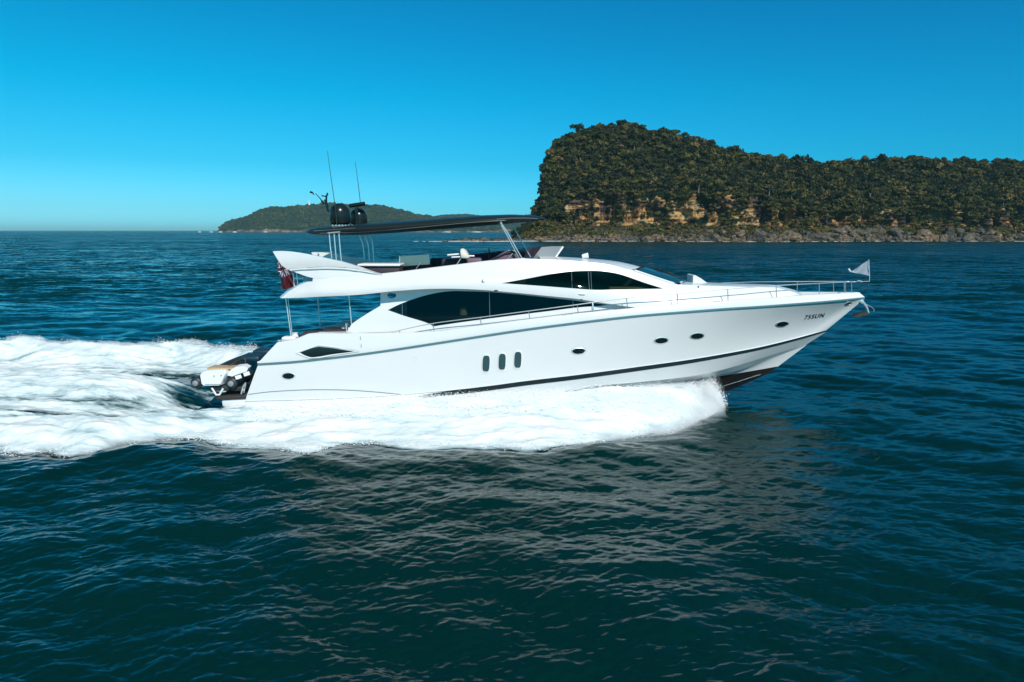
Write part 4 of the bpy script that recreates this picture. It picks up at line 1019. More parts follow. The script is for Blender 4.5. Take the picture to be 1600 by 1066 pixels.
# level upper rail in the bow pulpit runs on the far side too
for (bx, by, tx, ty) in ((625.5, 522, 624, 517), (678.5, 519, 676.5, 505.6), (752, 508.5, 750.5, 496), (828, 498.5, 826, 486.3), (903.5, 489.5, 902, 476.3), (980.5, 482.5, 979, 466), (1059, 475.3, 1058, 458.6), (1137.5, 469.8, 1137, 452), (1213, 465, 1212.7, 446.5), (1280, 459.5, 1280, 443), (1319.5, 458, 1319, 441.2), (1331, 457.8, 1330.5, 440.9)):
    Yq = float(min(Yt_at(bx), -.22)); mb = MB(); mb.tube([U(bx, by, Yq), U(tx, ty, Yq)], .015, 7); V2, F2 = mirror(mb.V, mb.F)
    mb.build('stanchion', M['darkchrome'], rail)
    if bx > 1000: mm = MB(); mm.add(V2, F2); mm.build('stanchion', M['darkchrome'], rail)
mb = MB(); mb.tube([U(a, b, -2.5) for a, b in ((557, 521), (575, 520), (600, 519.5), (622, 517.8))], .014, 6); mb.tube([U(495, 520.5, -2.5), U(500, 519.3, -2.5), U(548, 519.0, -2.5), U(552, 521, -2.5)], .018, 6); mb.build('cockpit_rail', M['chrome'], YR)

# ---- cockpit --------------------------------------------------------
for a, b, a2, b2, Yq in ((446.5, 466, 455, 527, -2.1), (450, 466, 457, 527, -2.0), (496.5, 464, 501, 516, 1.9), (545, 461, 549.5, 510, -2.2)):
    mb = MB(); mb.tube([U(a, b, Yq), U(a2, b2, Yq)], .021 if a2 != 457 else .014, 8); mb.build('cockpit_pole', M['chrome'], YR)
mb = MB(); pxbox(mb, 468, 521, 500, 533, -2.0, -1.2, .1); pxbox(mb, 488, 517.5, 538, 530, -1.2, -.6, .08); o = mb.build('cockpit_sofa', M['brown'], YR)
o = pxbox(MB(), 503, 516.0, 540, 518.5, -1.6, -.9, .02).build('cockpit_table', M['brown'], YR)
pxbox(MB(), 516, 518.5, 522, 534, -1.4, -1.2, .02).build('table_leg', M['chrome'], o)
MB().box(U(542, 512.5, -1.5), (.07, .07, .35), bev=.02).build('cockpit_post', M['pale'], YR); MB().box(U(546, 515, -1.0), (.5, .4, .3), bev=.06).build('cockpit_locker', M['pale'], YR)
mb = MB(); mb.box(U(453, 529, -2.1), (.5, .35, .16), bev=.06); mb.lathe([(.11, -.12), (.12, .0), (.08, .08), (.10, .14)], U(461.5, 526, -1.9), n=16); mb.build('mooring_winch', M['white'], YR)
mb = MB()
for px in (436, 441.5): mb.tube([U(px, 535.5, -2.45), U(px, 532, -2.45)], .018, 6); mb.tube([U(px - 2.6, 532.2, -2.45), U(px + 2.6, 531.7, -2.45)], .018, 6)
mb.build('stern_cleat', M['chrome'], YR)
# ---- swim platform --------------------------------------------------
mb = MB(); a = U(338, 620, -2.3); b = U(392, 617, -2.3)
mb.box(((a[0] + b[0]) / 2 + .3, 0, a[2] + .0), (b[0] - a[0] + .6, 4.7, .10), bev=.03, ry=R(-3)); pf = mb.build('swim_platform', M['teak'], YR)
pf.data.materials[0] = M['brown']
mb = MB(); mb.box(((a[0] + b[0]) / 2 + .35, 0, a[2] - .22), (b[0] - a[0] + .4, 4.5, .30), bev=.08, ry=R(-3)); mb.build('platform_base', M['gel'], YR)
mb = MB()
for s in (-2.25,): mb.tube([U(377, 616, s), U(380, 604, s), U(384, 598, s)], .03, 6); mb.tube([U(381, 614, s), U(384, 600, s)], .02, 6); mb.tube([U(377, 611, s), U(382, 609, s)], .02, 6)
mb.build('boarding_ladder', M['chrome'], YR)

# ================================================================== TENDER
TR = root('tender', U(340, 614, -1.2), 'small white inflatable tender with black tubes carried across the stern platform', 'dinghy')
Y0 = -2.45
def TP(px, py, dy=0.0): q = U(px, py, Y0); return Vector((q[0], Y0 + dy, q[2]))
cl, cr_ = TP(305.5, 599), TP(361, 599.5)
half = (cr_.x - cl.x) / 2; mid = (cl + cr_) / 2
Lt = 3.3
for sgn, c in ((-1, cl), (1, cr_)):
    pts = [c + Vector((0, .0, 0)), c + Vector((0, .12, 0)), c + Vector((0, 1.2, 0.02)), c + Vector((-sgn * .05, 2.0, .06)), c + Vector((-sgn * .25, 2.7, .16)), c + Vector((-sgn * half, Lt, .28))]
    pp = spl([tuple(p) for p in pts], 5); mb = MB(); mb.tube([tuple(p) for p in pp], [.13, .17, .19] + [.20] * (len(pp) - 3), 18); o = mb.build('tube', M['rubber'], TR, sharp=60)
    mb = MB(); mb.lathe([(.105, .0), (.10, .05), (.06, .075), (.01, .08)], c + Vector((0, -.005, 0)), axis=(0, -1, 0), n=20); mb.build('tube_cap', M['tubecap'], o)
# white moulded hull between the tubes
sec = [(312.5, 586), (316, 581), (322, 578.6), (345, 577.6), (352, 578.5), (354.5, 583), (350.5, 592), (347, 601), (343, 602.6), (318, 602.8), (315, 600)]
A_ = np.array([tuple(TP(a, b, -.0)) for a, b in sec]); n_ = len(sec); cc = A_.mean(0)
rings = [(.93, -.06), (1, 0), (1.0, .35), (.96, .8), (.8, 1.5), (.35, 2.2)]
V = np.vstack([cc + (A_ - cc) * [k, 1, k if k < 1 else 1] + [0, d, -.16 * max(d - .2, 0)] for k, d in rings])
mb = MB(); mb.add(V, [(r_ * n_ + i, r_ * n_ + (i + 1) % n_, (r_ + 1) * n_ + (i + 1) % n_, (r_ + 1) * n_ + i) for r_ in range(5) for i in range(n_)] + [tuple(range(n_))[::-1], tuple(range(5 * n_, 6 * n_))])
th = mb.build('tender_hull', M['white'], TR, sharp=30)
# raised side moulding on the near quarter
q = [(352, 588), (357, 580), (366, 574.5), (378, 573.5), (385, 577), (383, 582), (370, 586), (360, 590)]
A_ = np.array([tuple(TP(a, b, .15)) for a, b in q]); B_ = A_ + [-.05, .45, 0]; n_ = len(q)
mb = MB(); mb.add(np.vstack([A_, B_]), [tuple(range(n_)), tuple(range(n_, 2 * n_))[::-1]] + [(i, (i + 1) % n_, n_ + (i + 1) % n_, n_ + i) for i in range(n_)]); mb.build('side_moulding', M['white'], TR, sharp=40)
mb = MB(); mb.box(TP(341, 578, .45), (.95, .55, .07), bev=.03); mb.build('tender_seat', M['tan'], TR)
mb = MB(); c_ = TP(361, 573, .9); mb.tube([c_ + Vector((.17 * math.cos(a), .06 * math.sin(a), .17 * math.sin(a))) for a in np.linspace(0, 2 * math.pi, 19)], .017, 6); mb.tube([c_ - Vector((.16, 0, 0)), c_ + Vector((.16, 0, 0))], .014, 6)
mb.tube([TP(345, 578, .5), TP(354, 573, .7), TP(359, 569, .9)], .02, 6); mb.build('steering_wheel', M['rubber'], TR)
mb = MB(); mb.box(TP(369, 571, 1.6) , (.75, .9, .22), bev=.08); mb.box(TP(376, 567, 2.4), (.7, .8, .2), bev=.08); mb.build('tender_cover', mat('navy_cover', (.008, .03, .05), .5), TR)
mb = MB()
for (a, b) in ((373, 589), (386, 584)):
    c_ = TP(a, b, -.0); mb.box((c_.x, Y0 - .03, c_.z), (.22, .02, .13), ry=R(-18), bev=.0)
mb.build('tube_patch', M['white'], TR)
mb = MB(); mb.tube([TP(322, 600, -.07), TP(346, 600, -.07), TP(353, 588, -.07)], .008, 5); mb.build('transom_trim', M['darkchrome'], TR); mb = MB(); mb.lathe([(.02, 0), (.02, .02)], TP(336, 587, -.07), axis=(0, -1, 0), n=10); mb.build('drain_plug', M['darkchrome'], TR); MB().lathe([(.02, 0), (.02, .02)], TP(347, 586, -.07), axis=(0, -1, 0), n=10).build('drain_plug', M['darkchrome'], TR)
mb = MB(); 
for a, b, a2, b2 in ((329, 607, 335, 617), (347, 608, 341, 618)):
    mb.tube([TP(a, b, .1), TP(a2, b2, .1)], .035, 6)
mb.tube([TP(335, 618, .1), TP(342, 618, .1)], .03, 6); mb.build('cradle', M['white'], TR)
mb = MB(); mb.box(TP(341, 608, 1.2), (.7, 2.2, .22), bev=.08); mb.box(TP(366, 610, 1.0), (.5, 1.6, .18), bev=.05); mb.build('keel', M['rubber'], TR)

# ================================================================== FLAG, PENNANT, ANCHOR
FR = root('ensign_flag', U(463, 452, .0), 'red ensign flag with a Union Jack corner flying behind the arch wing', 'flag')
nu, nv = 44, 36; Vv = []
Hc = [(448, 404), (465, 449)]; Fc = [(432, 409), (441, 452)]
for i in range(nu):
    u = i / (nu - 1)
    for j in range(nv):
        v = j / (nv - 1)
        a = np.array(Fc[0]) * (1 - v) + np.array(Fc[1]) * v; b = np.array(Hc[0]) * (1 - v) + np.array(Hc[1]) * v
        p_ = a * (1 - u) + b * u
        wv = math.sin(u * 9 + v * 3) * .05 + math.sin(u * 15 - v * 7) * .03
        q = U(p_[0] + 1.0 * math.sin(v * 11 + 1) * (1 - u), p_[1] + .8 * math.sin(u * 8), wv * 2)
        Vv.append(q)
Fq = grid_faces(nu, nv); fm = []
for i in range(nu - 1):
    for j in range(nv - 1):
        u, v = (i + .5) / (nu - 1), (j + .5) / (nv - 1); c_ = 0
        if v < .58 and u < .9:
            cu, cv_ = u / .9 * 2 - 1, v / .58 * 2 - 1; c_ = 1
            if abs(abs(cu) - abs(cv_)) < .26: c_ = 2
            if abs(abs(cu) - abs(cv_)) < .10: c_ = 0
            if abs(cu) < .24 or abs(cv_) < .30: c_ = 2
            if abs(cu) < .13 or abs(cv_) < .17: c_ = 0
        fm.append(c_)
obj('flag_cloth', Vv, Fq, [M['red'], M['blue'], M['wcloth']], FR, fmat=fm, sharp=None)
mb = MB(); mb.tube([U(447, 401, .0), U(466, 455, .0)], .018, 6); mb.build('flag_staff', M['chrome'], FR)
PR = root('pennant', U(1347, 440, -.1), 'pale see-through triangular pennant flying above the bow rail', 'flag')
mb = MB(); nu = 14; V = []
for i in range(nu):
    u = i / (nu - 1)
    for j in range(8):
        v = j / 7; a = np.array((1329, 424.5)); t_ = np.array((1357.5, 406.5)) * (1 - v) + np.array((1358.7, 431.3)) * v; p_ = a * (1 - u) + t_ * u
        V.append(U(p_[0], p_[1] + (.9 * math.sin(u * 6) * (1 - u)), -.1 + .06 * math.sin(u * 7 + v * 3)))
mb.add(V, grid_faces(nu, 8).tolist()); mb.build('pennant_cloth', M['pennant'], PR, smooth=True)
mb = MB(); mb.tube([U(1357.5, 405.8, -.1), U(1358.8, 431.6, -.1), U(1358.5, 440, -.1)], .012, 6); mb.tube([U(1335, 440.5, -.1), U(1358.5, 439.8, -.1)], .012, 6); mb.tube([U(1340, 439, -.1), U(1347, 440.5, -.1)], .03, 6); mb.build('pennant_pole', M['chrome'], PR)
mb = MB(); mb.tube([U(1326, 420, -.1), U(1328.6, 424, -.1)], .03, 6); mb.tube([U(1328.6, 424.5, -.1), U(1343, 425.5, -.1)], .008, 5); mb.build('pennant_toggle', M['white'], PR)
AN = root('anchor', U(1345, 470, 0), 'steel anchor hanging from the bow roller with brown flukes', 'anchor')
mb = MB(); mb.tube([U(1343, 469, 0), U(1350, 475, 0), U(1354, 481, 0), U(1357, 490, 0)], [.05, .06, .05, .04], 8); mb.tube([U(1350, 474, 0), U(1362, 480, 0), U(1366, 484, 0), U(1365, 487, 0)], .012, 6)
mb.build('shank', M['chrome'], AN)
mb = MB(); q = [(1334, 495), (1343, 490.5), (1355, 488), (1361, 490), (1353, 492.5), (1343, 495.3)]
A_ = np.array([U(a, b, -.12) for a, b in q]); B_ = np.array([U(a, b, -.12) for a, b in q]) + [0, .26, .02]; n_ = len(q)
mb.add(np.vstack([A_, B_]), [tuple(range(n_)), tuple(range(n_, 2 * n_))[::-1]] + [(i, (i + 1) % n_, n_ + (i + 1) % n_, n_ + i) for i in range(n_)]); mb.build('fluke', mat('dark_steel', (.035, .028, .024), .6), AN, smooth=False)
mb = MB(); mb.box(U(1341, 469, 0), (.35, .3, .16), ry=R(35), bev=.04); mb.build('bow_roller', M['chrome'], YR)

# ================================================================== HEADLAND
D0 = 414.0
def skyline(px):
    k = np.array([(700, 374), (740, 373), (780, 369), (800, 354), (812, 348), (822, 342), (832, 330), (840, 315), (845, 296), (849, 262), (855, 246), (868, 226), (890, 216), (910, 209), (935, 204), (965, 199), (985, 203), (1010, 211), (1050, 214), (1080, 222), (1110, 236),
                  (1140, 240), (1180, 249), (1240, 254), (1290, 259), (1320, 257), (1370, 252), (1420, 251), (1500, 256), (1560, 259), (1620, 258), (1800, 250), (2100, 262), (2400, 300)], float)
    return np.interp(px, k[:, 0], k[:, 1])
def profile(x):
    """for world x (metres at the shore) the shape of the slope: arrays of (distance, height)"""
    px = 800 + FPX * x / (D0 + 40)
    d0 = D0 + 6 * np.sin(x / 31.) + 5 * vnoise(x / 22., x * 0, 71) - 9 * np.exp(-((x - 150) / 45.) ** 2)
    cliff = np.interp(px, [810, 860, 905, 1180, 1260, 1330, 1600, 1700], [.25, .6, 1, 1, .7, .9, .95, .9]) * (1 + .25 * vnoise(x / 14., x * 0, 72))
    dr = np.interp(px, [780, 840, 900, 2000], [30, 55, 88, 92])
    pxr = 800 + FPX * x / (D0 + dr)
    H = (360 - skyline(pxr)) * (D0 + dr) / FPX + CAMH - 6.5
    H = np.maximum(H, .8)
    s = np.clip(H / 34., .03, 1)
    cb = np.interp(px, [830, 900, 1100, 1300, 1600], [13, 10.5, 9.5, 8.5, 8.5]) * s; ct = cb + np.interp(px, [850, 905, 1180, 1230, 1600], [11, 21.0, 17.0, 12.5, 12.5]) * cliff * s
    dd_ = [d0 - 6, d0, d0 + 3, d0 + 12, d0 + 21, d0 + 23.5, d0 + 30, D0 + (dr + 30) * .55, D0 + dr * .8, D0 + dr, D0 + dr * 1.25, D0 + dr + 90]
    zz_ = [-2 + 0 * x, .3 + 0 * x, 2.0 * s, 5.5 * s, cb, ct, ct + 1.0 * s, ct + (H - ct) * .45, ct + (H - ct) * .82, H, H * .97, H * .6]
    return np.array([np.broadcast_to(q, x.shape) for q in dd_]), np.array([np.broadcast_to(q, x.shape) for q in zz_])
def headland_point(x, v):
    """v in 0..11 along the profile"""
    d, z = profile(x); i = np.clip(np.floor(v).astype(int), 0, 10); f = v - i; ar = np.arange(len(x))
    return d[i, ar] * (1 - f) + d[i + 1, ar] * f, z[i, ar] * (1 - f) + z[i + 1, ar] * f
nx = 900; xs = np.linspace(-38, 470, nx)
vs_ = np.r_[np.linspace(0, 4, 22), np.linspace(4, 5, 34)[1:], np.linspace(5, 11, 40)[1:]]
VX, VV = np.meshgrid(xs, vs_, indexing='ij')
d, z = headland_point(VX.ravel(), VV.ravel()); d = d.reshape(VX.shape); z = z.reshape(VX.shape)
cl = np.exp(-((VV - 4.5) / .62) ** 4)                     # on the cliff
jag = np.floor((fbm(VX / 9., z / 30., 3, 21) * 1.6 + .5) * 5) / 5; led = np.floor((fbm(VX / 26., z / 3.2, 3, 23) + .5) * 6) / 6
d = d + cl * (jag * 9.5 + led * 4.5 + 1.6 * fbm(VX / 2.6, z / 1.8, 4, 24)) + (1 - cl) * 1.2 * fbm(VX / 6, VV * 2, 3, 25)
z = z + (1 - cl) * 1.0 * fbm(VX / 7, VV * 3, 4, 26) * smooth((VV - 1) / 2)
V = np.stack([VX * (d / (D0 + 40)) ** 0, d - CAMD, z], -1).reshape(-1, 3)
Mh = mat('sandstone_headland', (.3, .2, .1), .9); m = Mh
g = N(m, 'ShaderNodeNewGeometry'); sx = N(m, 'ShaderNodeSeparateXYZ'); L(m, g.outputs['Position'], sx.inputs[0])
n1 = noise(m, .075, 7, .62, coords(m, (.9, .9, 1.5)), .8); n2 = noise(m, .55, 5, .65, coords(m, (1, 1, .22)), .3); n3 = noise(m, .7, 4, .7, coords(m, (.12, .12, 1)))
c1 = ramp(m, n1, [(.36, (.022, .014, .016)), (.45, (.055, .033, .030)), (.49, (.16, .08, .035)), (.53, (.38, .18, .05)), (.58, (.48, .31, .12)), (.66, (.36, .29, .19)), (.76, (.09, .075, .07))])
c2 = ramp(m, n2, [(.36, (.16, .13, .12)), (.52, (1, 1, 1)), (.7, (1, .95, .85))])
c3 = ramp(m, n3, [(.40, (.35, .30, .28)), (.5, (1, 1, 1)), (.64, (1, 1, 1)), (.70, (1.0, 1.0, .95))])
ma = N(m, 'ShaderNodeMix', data_type='RGBA', blend_type='MULTIPLY'); ma.inputs[0].default_value = .9; L(m, c1, ma.inputs[6]); L(m, c2, ma.inputs[7])
mb_ = N(m, 'ShaderNodeMix', data_type='RGBA', blend_type='MULTIPLY'); mb_.inputs[0].default_value = .8; L(m, ma.outputs[2], mb_.inputs[6]); L(m, c3, mb_.inputs[7])
sn = N(m, 'ShaderNodeSeparateXYZ'); L(m, g.outputs['Normal'], sn.inputs[0])
cla = N(m, 'ShaderNodeAttribute'); cla.attribute_name = 'cliff'
ss_ = N(m, 'ShaderNodeMapRange'); L(m, cla.outputs['Fac'], ss_.inputs[0]); ss_.inputs[1].default_value = .45; ss_.inputs[2].default_value = .15
soil = ramp(m, noise(m, .4, 4, .6, coords(m)), [(.4, (.012, .014, .008)), (.7, (.035, .030, .016))])
mc = N(m, 'ShaderNodeMix', data_type='RGBA'); L(m, ss_.outputs[0], mc.inputs[0]); L(m, mb_.outputs[2], mc.inputs[6]); L(m, soil, mc.inputs[7])
L(m, mc.outputs[2], P(m).inputs['Base Color']); L(m, bump(m, n2, .6, .8), P(m).inputs['Normal'])
hd = obj('headland', V, grid_faces(nx, len(vs_)), Mh, kind='structure', sharp=None)
a_ = hd.data.attributes.new('cliff', 'FLOAT', 'POINT'); a_.data.foreach_set('value', cl.ravel().astype(np.float32))

# foliage -----------------------------------------------------------
def leafmat(name):
    m = mat(name, (.05, .06, .02), .75, spec=.15)
    a = N(m, 'ShaderNodeAttribute'); a.attribute_name = 'tint'
    c = ramp(m, a.outputs['Fac'], [(0, (.008, .014, .009)), (.25, (.022, .027, .011)), (.42, (.043, .044, .014)), (.56, (.074, .068, .018)), (.70, (.108, .098, .022)), (.84, (.12, .070, .026)), (1, (.17, .12, .05))])
    L(m, c, P(m).inputs['Base Color'])
    return m
ML = leafmat('eucalypt_leaves')
MT = mat('grey_bark', (.20, .17, .14), .8)
def crown_pts(g, Rr, nl=7, per=30, flat=.62, leaf=.16):
    """leaf quads of one crown of radius Rr around its origin: (n,4,3), tint offsets"""
    Q = []; Tn = []
    for l_ in range(nl):
        a = g.random() * 2 * np.pi; rr = Rr * .62 * math.sqrt(g.random()); c = np.array([rr * math.cos(a), rr * math.sin(a), Rr * flat * (.35 + .65 * g.random()) * (1 - .35 * (rr / Rr) ** 2)])
        lr = Rr * g.uniform(.28, .46)
        dv_ = g.normal(size=(per, 3)); dv_ /= np.linalg.norm(dv_, axis=1)[:, None]; dv_[:, 2] = np.where(dv_[:, 2] < -.25, -dv_[:, 2], dv_[:, 2])
        p_ = c + dv_ * lr * g.uniform(.55, 1.15, (per, 1)) * [1, 1, .8]
        nn = dv_ + g.normal(0, .45, (per, 3)); nn /= np.linalg.norm(nn, axis=1)[:, None]
        t1 = np.cross(nn, g.normal(size=(per, 3))); t1 /= np.linalg.norm(t1, axis=1)[:, None]; t2 = np.cross(nn, t1)
        s1 = (Rr * leaf * g.uniform(.45, 1.3, per))[:, None]; s2 = s1 * g.uniform(.5, .95, (per, 1))
        Q.append(np.stack([p_ - t1 * s1 - t2 * s2 * .6, p_ + t1 * s1 * .7 - t2 * s2, p_ + t1 * s1 + t2 * s2 * .7, p_ - t1 * s1 * .6 + t2 * s2], 1))
        Tn.append(np.full(per, g.normal(0, .09)) + g.normal(0, .05, per))
    return np.concatenate(Q), np.concatenate(Tn)
g = np.random.default_rng(11)
protoC = [crown_pts(g, 1.0, g.integers(4, 10), 34, g.uniform(.5, 1.15), .14) for _ in range(18)]
protoS = [crown_pts(g, 1.0, 3, 18, .5, .24) for _ in range(8)]
def forest(name, pos, rad, tint, protos, parent=None, **kw):
    Vs = []; Ts = []
    for p_, r_, t_ in zip(pos, rad, tint):
        q, tn = protos[g.integers(len(protos))]; a = g.random() * 6.28; c, s = math.cos(a), math.sin(a)
        Rm = np.array([[c, -s, 0], [s, c, 0], [0, 0, 1]]) * r_; Rm[2, 2] *= g.uniform(.8, 1.25)
        Vs.append(q @ Rm.T + p_); Ts.append(tn + t_)
    V = np.concatenate(Vs).reshape(-1, 3).astype(np.float32); T_ = np.concatenate(Ts)
    F = np.arange(len(V)).reshape(-1, 4)
    o = obj(name, V, F, ML, parent, smooth=False, **kw)
    a_ = o.data.attributes.new('tint', 'FLOAT', 'FACE'); a_.data.foreach_set('value', np.clip(T_, 0, 1).astype(np.float32)); return o
def slope_spots(n, v0, v1, x0=-5, x1=460):
    x = g.uniform(x0, x1, n); v = g.uniform(v0, v1, n); d, z = headland_point(x, v); return x, v, d, z
def in_view(x, d): px = 800 + FPX * x / d; return (px < 1680)
# big crowns over the slope
x, v, d, z = slope_spots(8800, 5.55, 9.4, 10, 420); k = in_view(x, d); x, v, d, z = x[k], v[k], d[k], z[k]
k = z > 14; x, v, d, z = x[k], v[k], d[k], z[k]
tn = .37 + .28 * fbm(x / 18, v * 1.4, 3, 300) + g.normal(0, .21, len(x)) - .05 * smooth((30 - x) / 25)  # left end tinted darker to stand for the flank's shade
rad = g.gamma(5, .42, len(x)) + .7
pos = np.stack([x, d - CAMD, z + g.uniform(-.5, 3.0, len(x))], -1)
forest('eucalypt_forest', pos, rad, tn, protoC, kind='stuff', label='dense olive green eucalypt forest covering the headland slope', cat='forest')
# scrub: shore shrubs, cliff-top and cliff-foot bushes
xa, va, da, za = slope_spots(3300, 2.3, 4.02, -25, 420); ka = g.random(len(xa)) < .38 + 1.4 * np.clip(fbm(xa / 16, va, 3, 320) + .1, 0, .6) + .5 * (xa < 40)
xb, vb, db, zb = slope_spots(2600, 5.0, 6.1, 5, 420)
xc, vc, dc, zc = slope_spots(2200, 4.02, 4.95, 5, 420); nzc = fbm(xc / 11, vc * 2, 3, 330) + .55 * np.interp(800 + FPX * xc / (D0 + 20), [840, 870, 900, 1190, 1230, 1700], [.5, .3, -.16, -.05, .0, -.04]); kc = nzc > .05
xx = np.r_[xa[ka], xb, xc[kc]]; dd2 = np.r_[da[ka], db, dc[kc]]; zz2 = np.r_[za[ka], zb, zc[kc]]; yo = np.r_[np.full(ka.sum(), 0.), np.zeros(len(xb)), np.full(kc.sum(), -2.5)]
k = in_view(xx, dd2) & (zz2 > 1.8); xx, dd2, zz2, yo = xx[k], dd2[k], zz2[k], yo[k]
tn = .48 + .3 * fbm(xx / 12, zz2 / 6, 3, 340) + g.normal(0, .14, len(xx)) + .16 * (zz2 < 12)
forest('coastal_scrub', np.stack([xx, dd2 - CAMD + yo, zz2 - .2], -1), g.uniform(1.0, 2.5, len(xx)), tn, protoS, kind='stuff', label='low yellow green scrub along the foot and top of the cliffs', cat='scrub')
# flank on the left end of the headland: trees hugging the steep side, shade put into their darker tint
xl = g.uniform(-12, 26, 620); vl = g.uniform(5.3, 9.6, 620); dl, zl = headland_point(xl, vl); k = zl > 3
forest('headland_shrubbery', np.stack([xl[k], dl[k] - CAMD, zl[k]], -1), g.uniform(1.4, 3.0, k.sum()), .30 + g.normal(0, .1, k.sum()), protoC, kind='stuff', label='dense shade-tinted shrubs on the steep left flank of the headland', cat='scrub')

# single gum trees one can tell apart: ridge line and lower slope
def tree_proto(i):
    gg = np.random.default_rng(50 + i); Rr = 1.0
    q, tn = crown_pts(gg, Rr, 8, 34, .6, .15); q = q * [3.4, 3.4, 3.0] + [0, 0, 4.2]
    V = q.reshape(-1, 3); me = mesh_np('crown', V, np.arange(len(V)).reshape(-1, 4), ML, False)
    a_ = me.attributes.new('tint', 'FLOAT', 'FACE'); a_.data.foreach_set('value', np.clip(tn + [.32, .5, .66, .42, .78][i], 0, 1).astype(np.float32))
    mb = MB(); top = Vector((gg.normal(0, .5), gg.normal(0, .4), 5.0))
    mb.tube([(0, 0, -1.5), (top.x * .3, top.y * .3, 2.0), (top.x * .7, top.y * .7, 3.8), top], [.30, .24, .17, .08], 6)
    for k_ in range(5):
        a = k_ * 1.3 + gg.random(); s = Vector((top.x * .5, top.y * .5, 2.6 + .4 * k_)); mb.tube([s, s + Vector((math.cos(a) * 1.1, math.sin(a) * 1.1, .9)), s + Vector((math.cos(a) * 2.0, math.sin(a) * 2.0, 2.0))], [.12, .09, .04], 5)
    tm_ = mesh_np('trunk', mb.V, mb.F, MT, True, 40)
    return me, tm_
TPRO = [tree_proto(i) for i in range(5)]
KT = ['dark green gum tree', 'mid green gum tree', 'yellow olive gum tree', 'grey green gum tree', 'russet brown gum tree']
def put_tree(x, dist, z, s, i, lbl, grp):
    o = bpy.data.objects.new('gum_tree', None); o.location = (x, dist - CAMD, z); o.rotation_euler = (0, 0, random.random() * 6.28); o.scale = (s, s, s * random.uniform(.85, 1.2))
    o['label'] = lbl; o['category'] = 'tree'; o['group'] = grp; COL.objects.link(o)
    for nm, me in (('crown', TPRO[i][0]), ('trunk', TPRO[i][1])):
        c = bpy.data.objects.new(nm, me); COL.objects.link(c); c.parent = o
for q in range(120):
    px = 853 + (1605 - 853) * (q + random.random() * .8) / 120; dr = float(np.interp(px, [780, 840, 900, 2000], [30, 55, 88, 92])); dist = D0 + dr + random.uniform(-4, 3); x = (px - 800) * dist / FPX
    dq, zq = headland_point(np.array([x]), np.array([9.0])); i = random.randrange(5); s = random.uniform(.75, 1.35) * (1.25 if random.random() < .12 else 1)
    put_tree(x, float(dq[0]) + random.uniform(-3, 2), float(zq[0]) - .6, s, i, KT[i] + ' standing along the skyline ridge of the headland', 'gum trees along the ridge')
for q in range(90):
    px = random.uniform(880, 1600); v = random.uniform(5.3, 8.2); x = (px - 800) * 455 / FPX; dq, zq = headland_point(np.array([x]), np.array([v])); i = random.choice([1, 2, 3, 4, 2])
    put_tree(x, float(dq[0]) - 1, float(zq[0]) + .8, random.uniform(.7, 1.15), i, KT[i] + ' standing out of the forest slope above the cliffs', 'gum trees on the slope')

# boulders ------------------------------------------------------------
def rock_mesh(seed, n=14):
    gg = np.random.default_rng(seed); th = np.linspace(0, np.pi, n); ph = np.linspace(0, 2 * np.pi, n * 2, endpoint=False)
    T_, P_ = np.meshgrid(th, ph, indexing='ij'); D_ = np.stack([np.sin(T_) * np.cos(P_), np.sin(T_) * np.sin(P_), np.cos(T_)], -1).reshape(-1, 3)
    r = np.full(len(D_), 1.25)
    for _ in range(11):
        nn = gg.normal(size=3); nn /= np.linalg.norm(nn); c = D_ @ nn; r = np.where(c > .05, np.minimum(r, gg.uniform(.62, .98) / np.maximum(c, .05)), r)
    V = D_ * r[:, None] + gg.normal(0, .015, D_.shape)
    return V, grid_faces(n, n * 2, True)
Mr = mat('shore_rock', (.3, .27, .22), .85); m = Mr
oi = N(m, 'ShaderNodeObjectInfo'); nr_ = noise(m, .9, 5, .65, coords(m))
c1 = ramp(m, nr_, [(.36, (.03, .027, .025)), (.47, (.10, .085, .07)), (.58, (.24, .20, .15)), (.72, (.40, .35, .28))])
c2 = ramp(m, noise(m, .07, 2, .5, coords(m)), [(.35, (.32, .34, .37)), (.5, (.62, .56, .50)), (.65, (.95, .75, .56))])
mm_ = N(m, 'ShaderNodeMix', data_type='RGBA', blend_type='MULTIPLY'); mm_.inputs[0].default_value = 1; L(m, c1, mm_.inputs[6]); L(m, c2, mm_.inputs[7]); L(m, mm_.outputs[2], P(m).inputs['Base Color']); L(m, bump(m, nr_, .5, .3), P(m).inputs['Normal'])
RM = [mesh_np('boulder', *rock_mesh(60 + i), Mr, True, 25) for i in range(7)]
RV = [rock_mesh(60 + i, 8) for i in range(7)]
for q in range(150):
    px = 790 + (1600 - 790) * (q + random.random()) / 150; x = (px - 800) * (D0 + 4) / FPX; v = random.uniform(1.0, 2.9)
    dq, zq = headland_point(np.array([x]), np.array([v])); s = random.uniform(.9, 2.2) * float(np.interp(px, [790, 900, 1180, 1300, 1600], [.6, .85, 1.15, 1.7, 1.4])) * (1.4 if random.random() < .12 else 1)
    o = bpy.data.objects.new('boulder', random.choice(RM)); o.location = (x, float(dq[0]) - CAMD, float(zq[0]) + s * .15); o.scale = (s * random.uniform(.9, 1.6), s * random.uniform(.8, 1.3), s * random.uniform(.6, 1.1)); o.rotation_euler = (random.uniform(-.3, .3), random.uniform(-.3, .3), random.random() * 6.28)
    COL.objects.link(o); o['label'] = 'weathered sandstone boulder lying along the headland shoreline'; o['category'] = 'boulder'; o['group'] = 'boulders along the headland shore'
Vs = []; Fs = []; b = 0
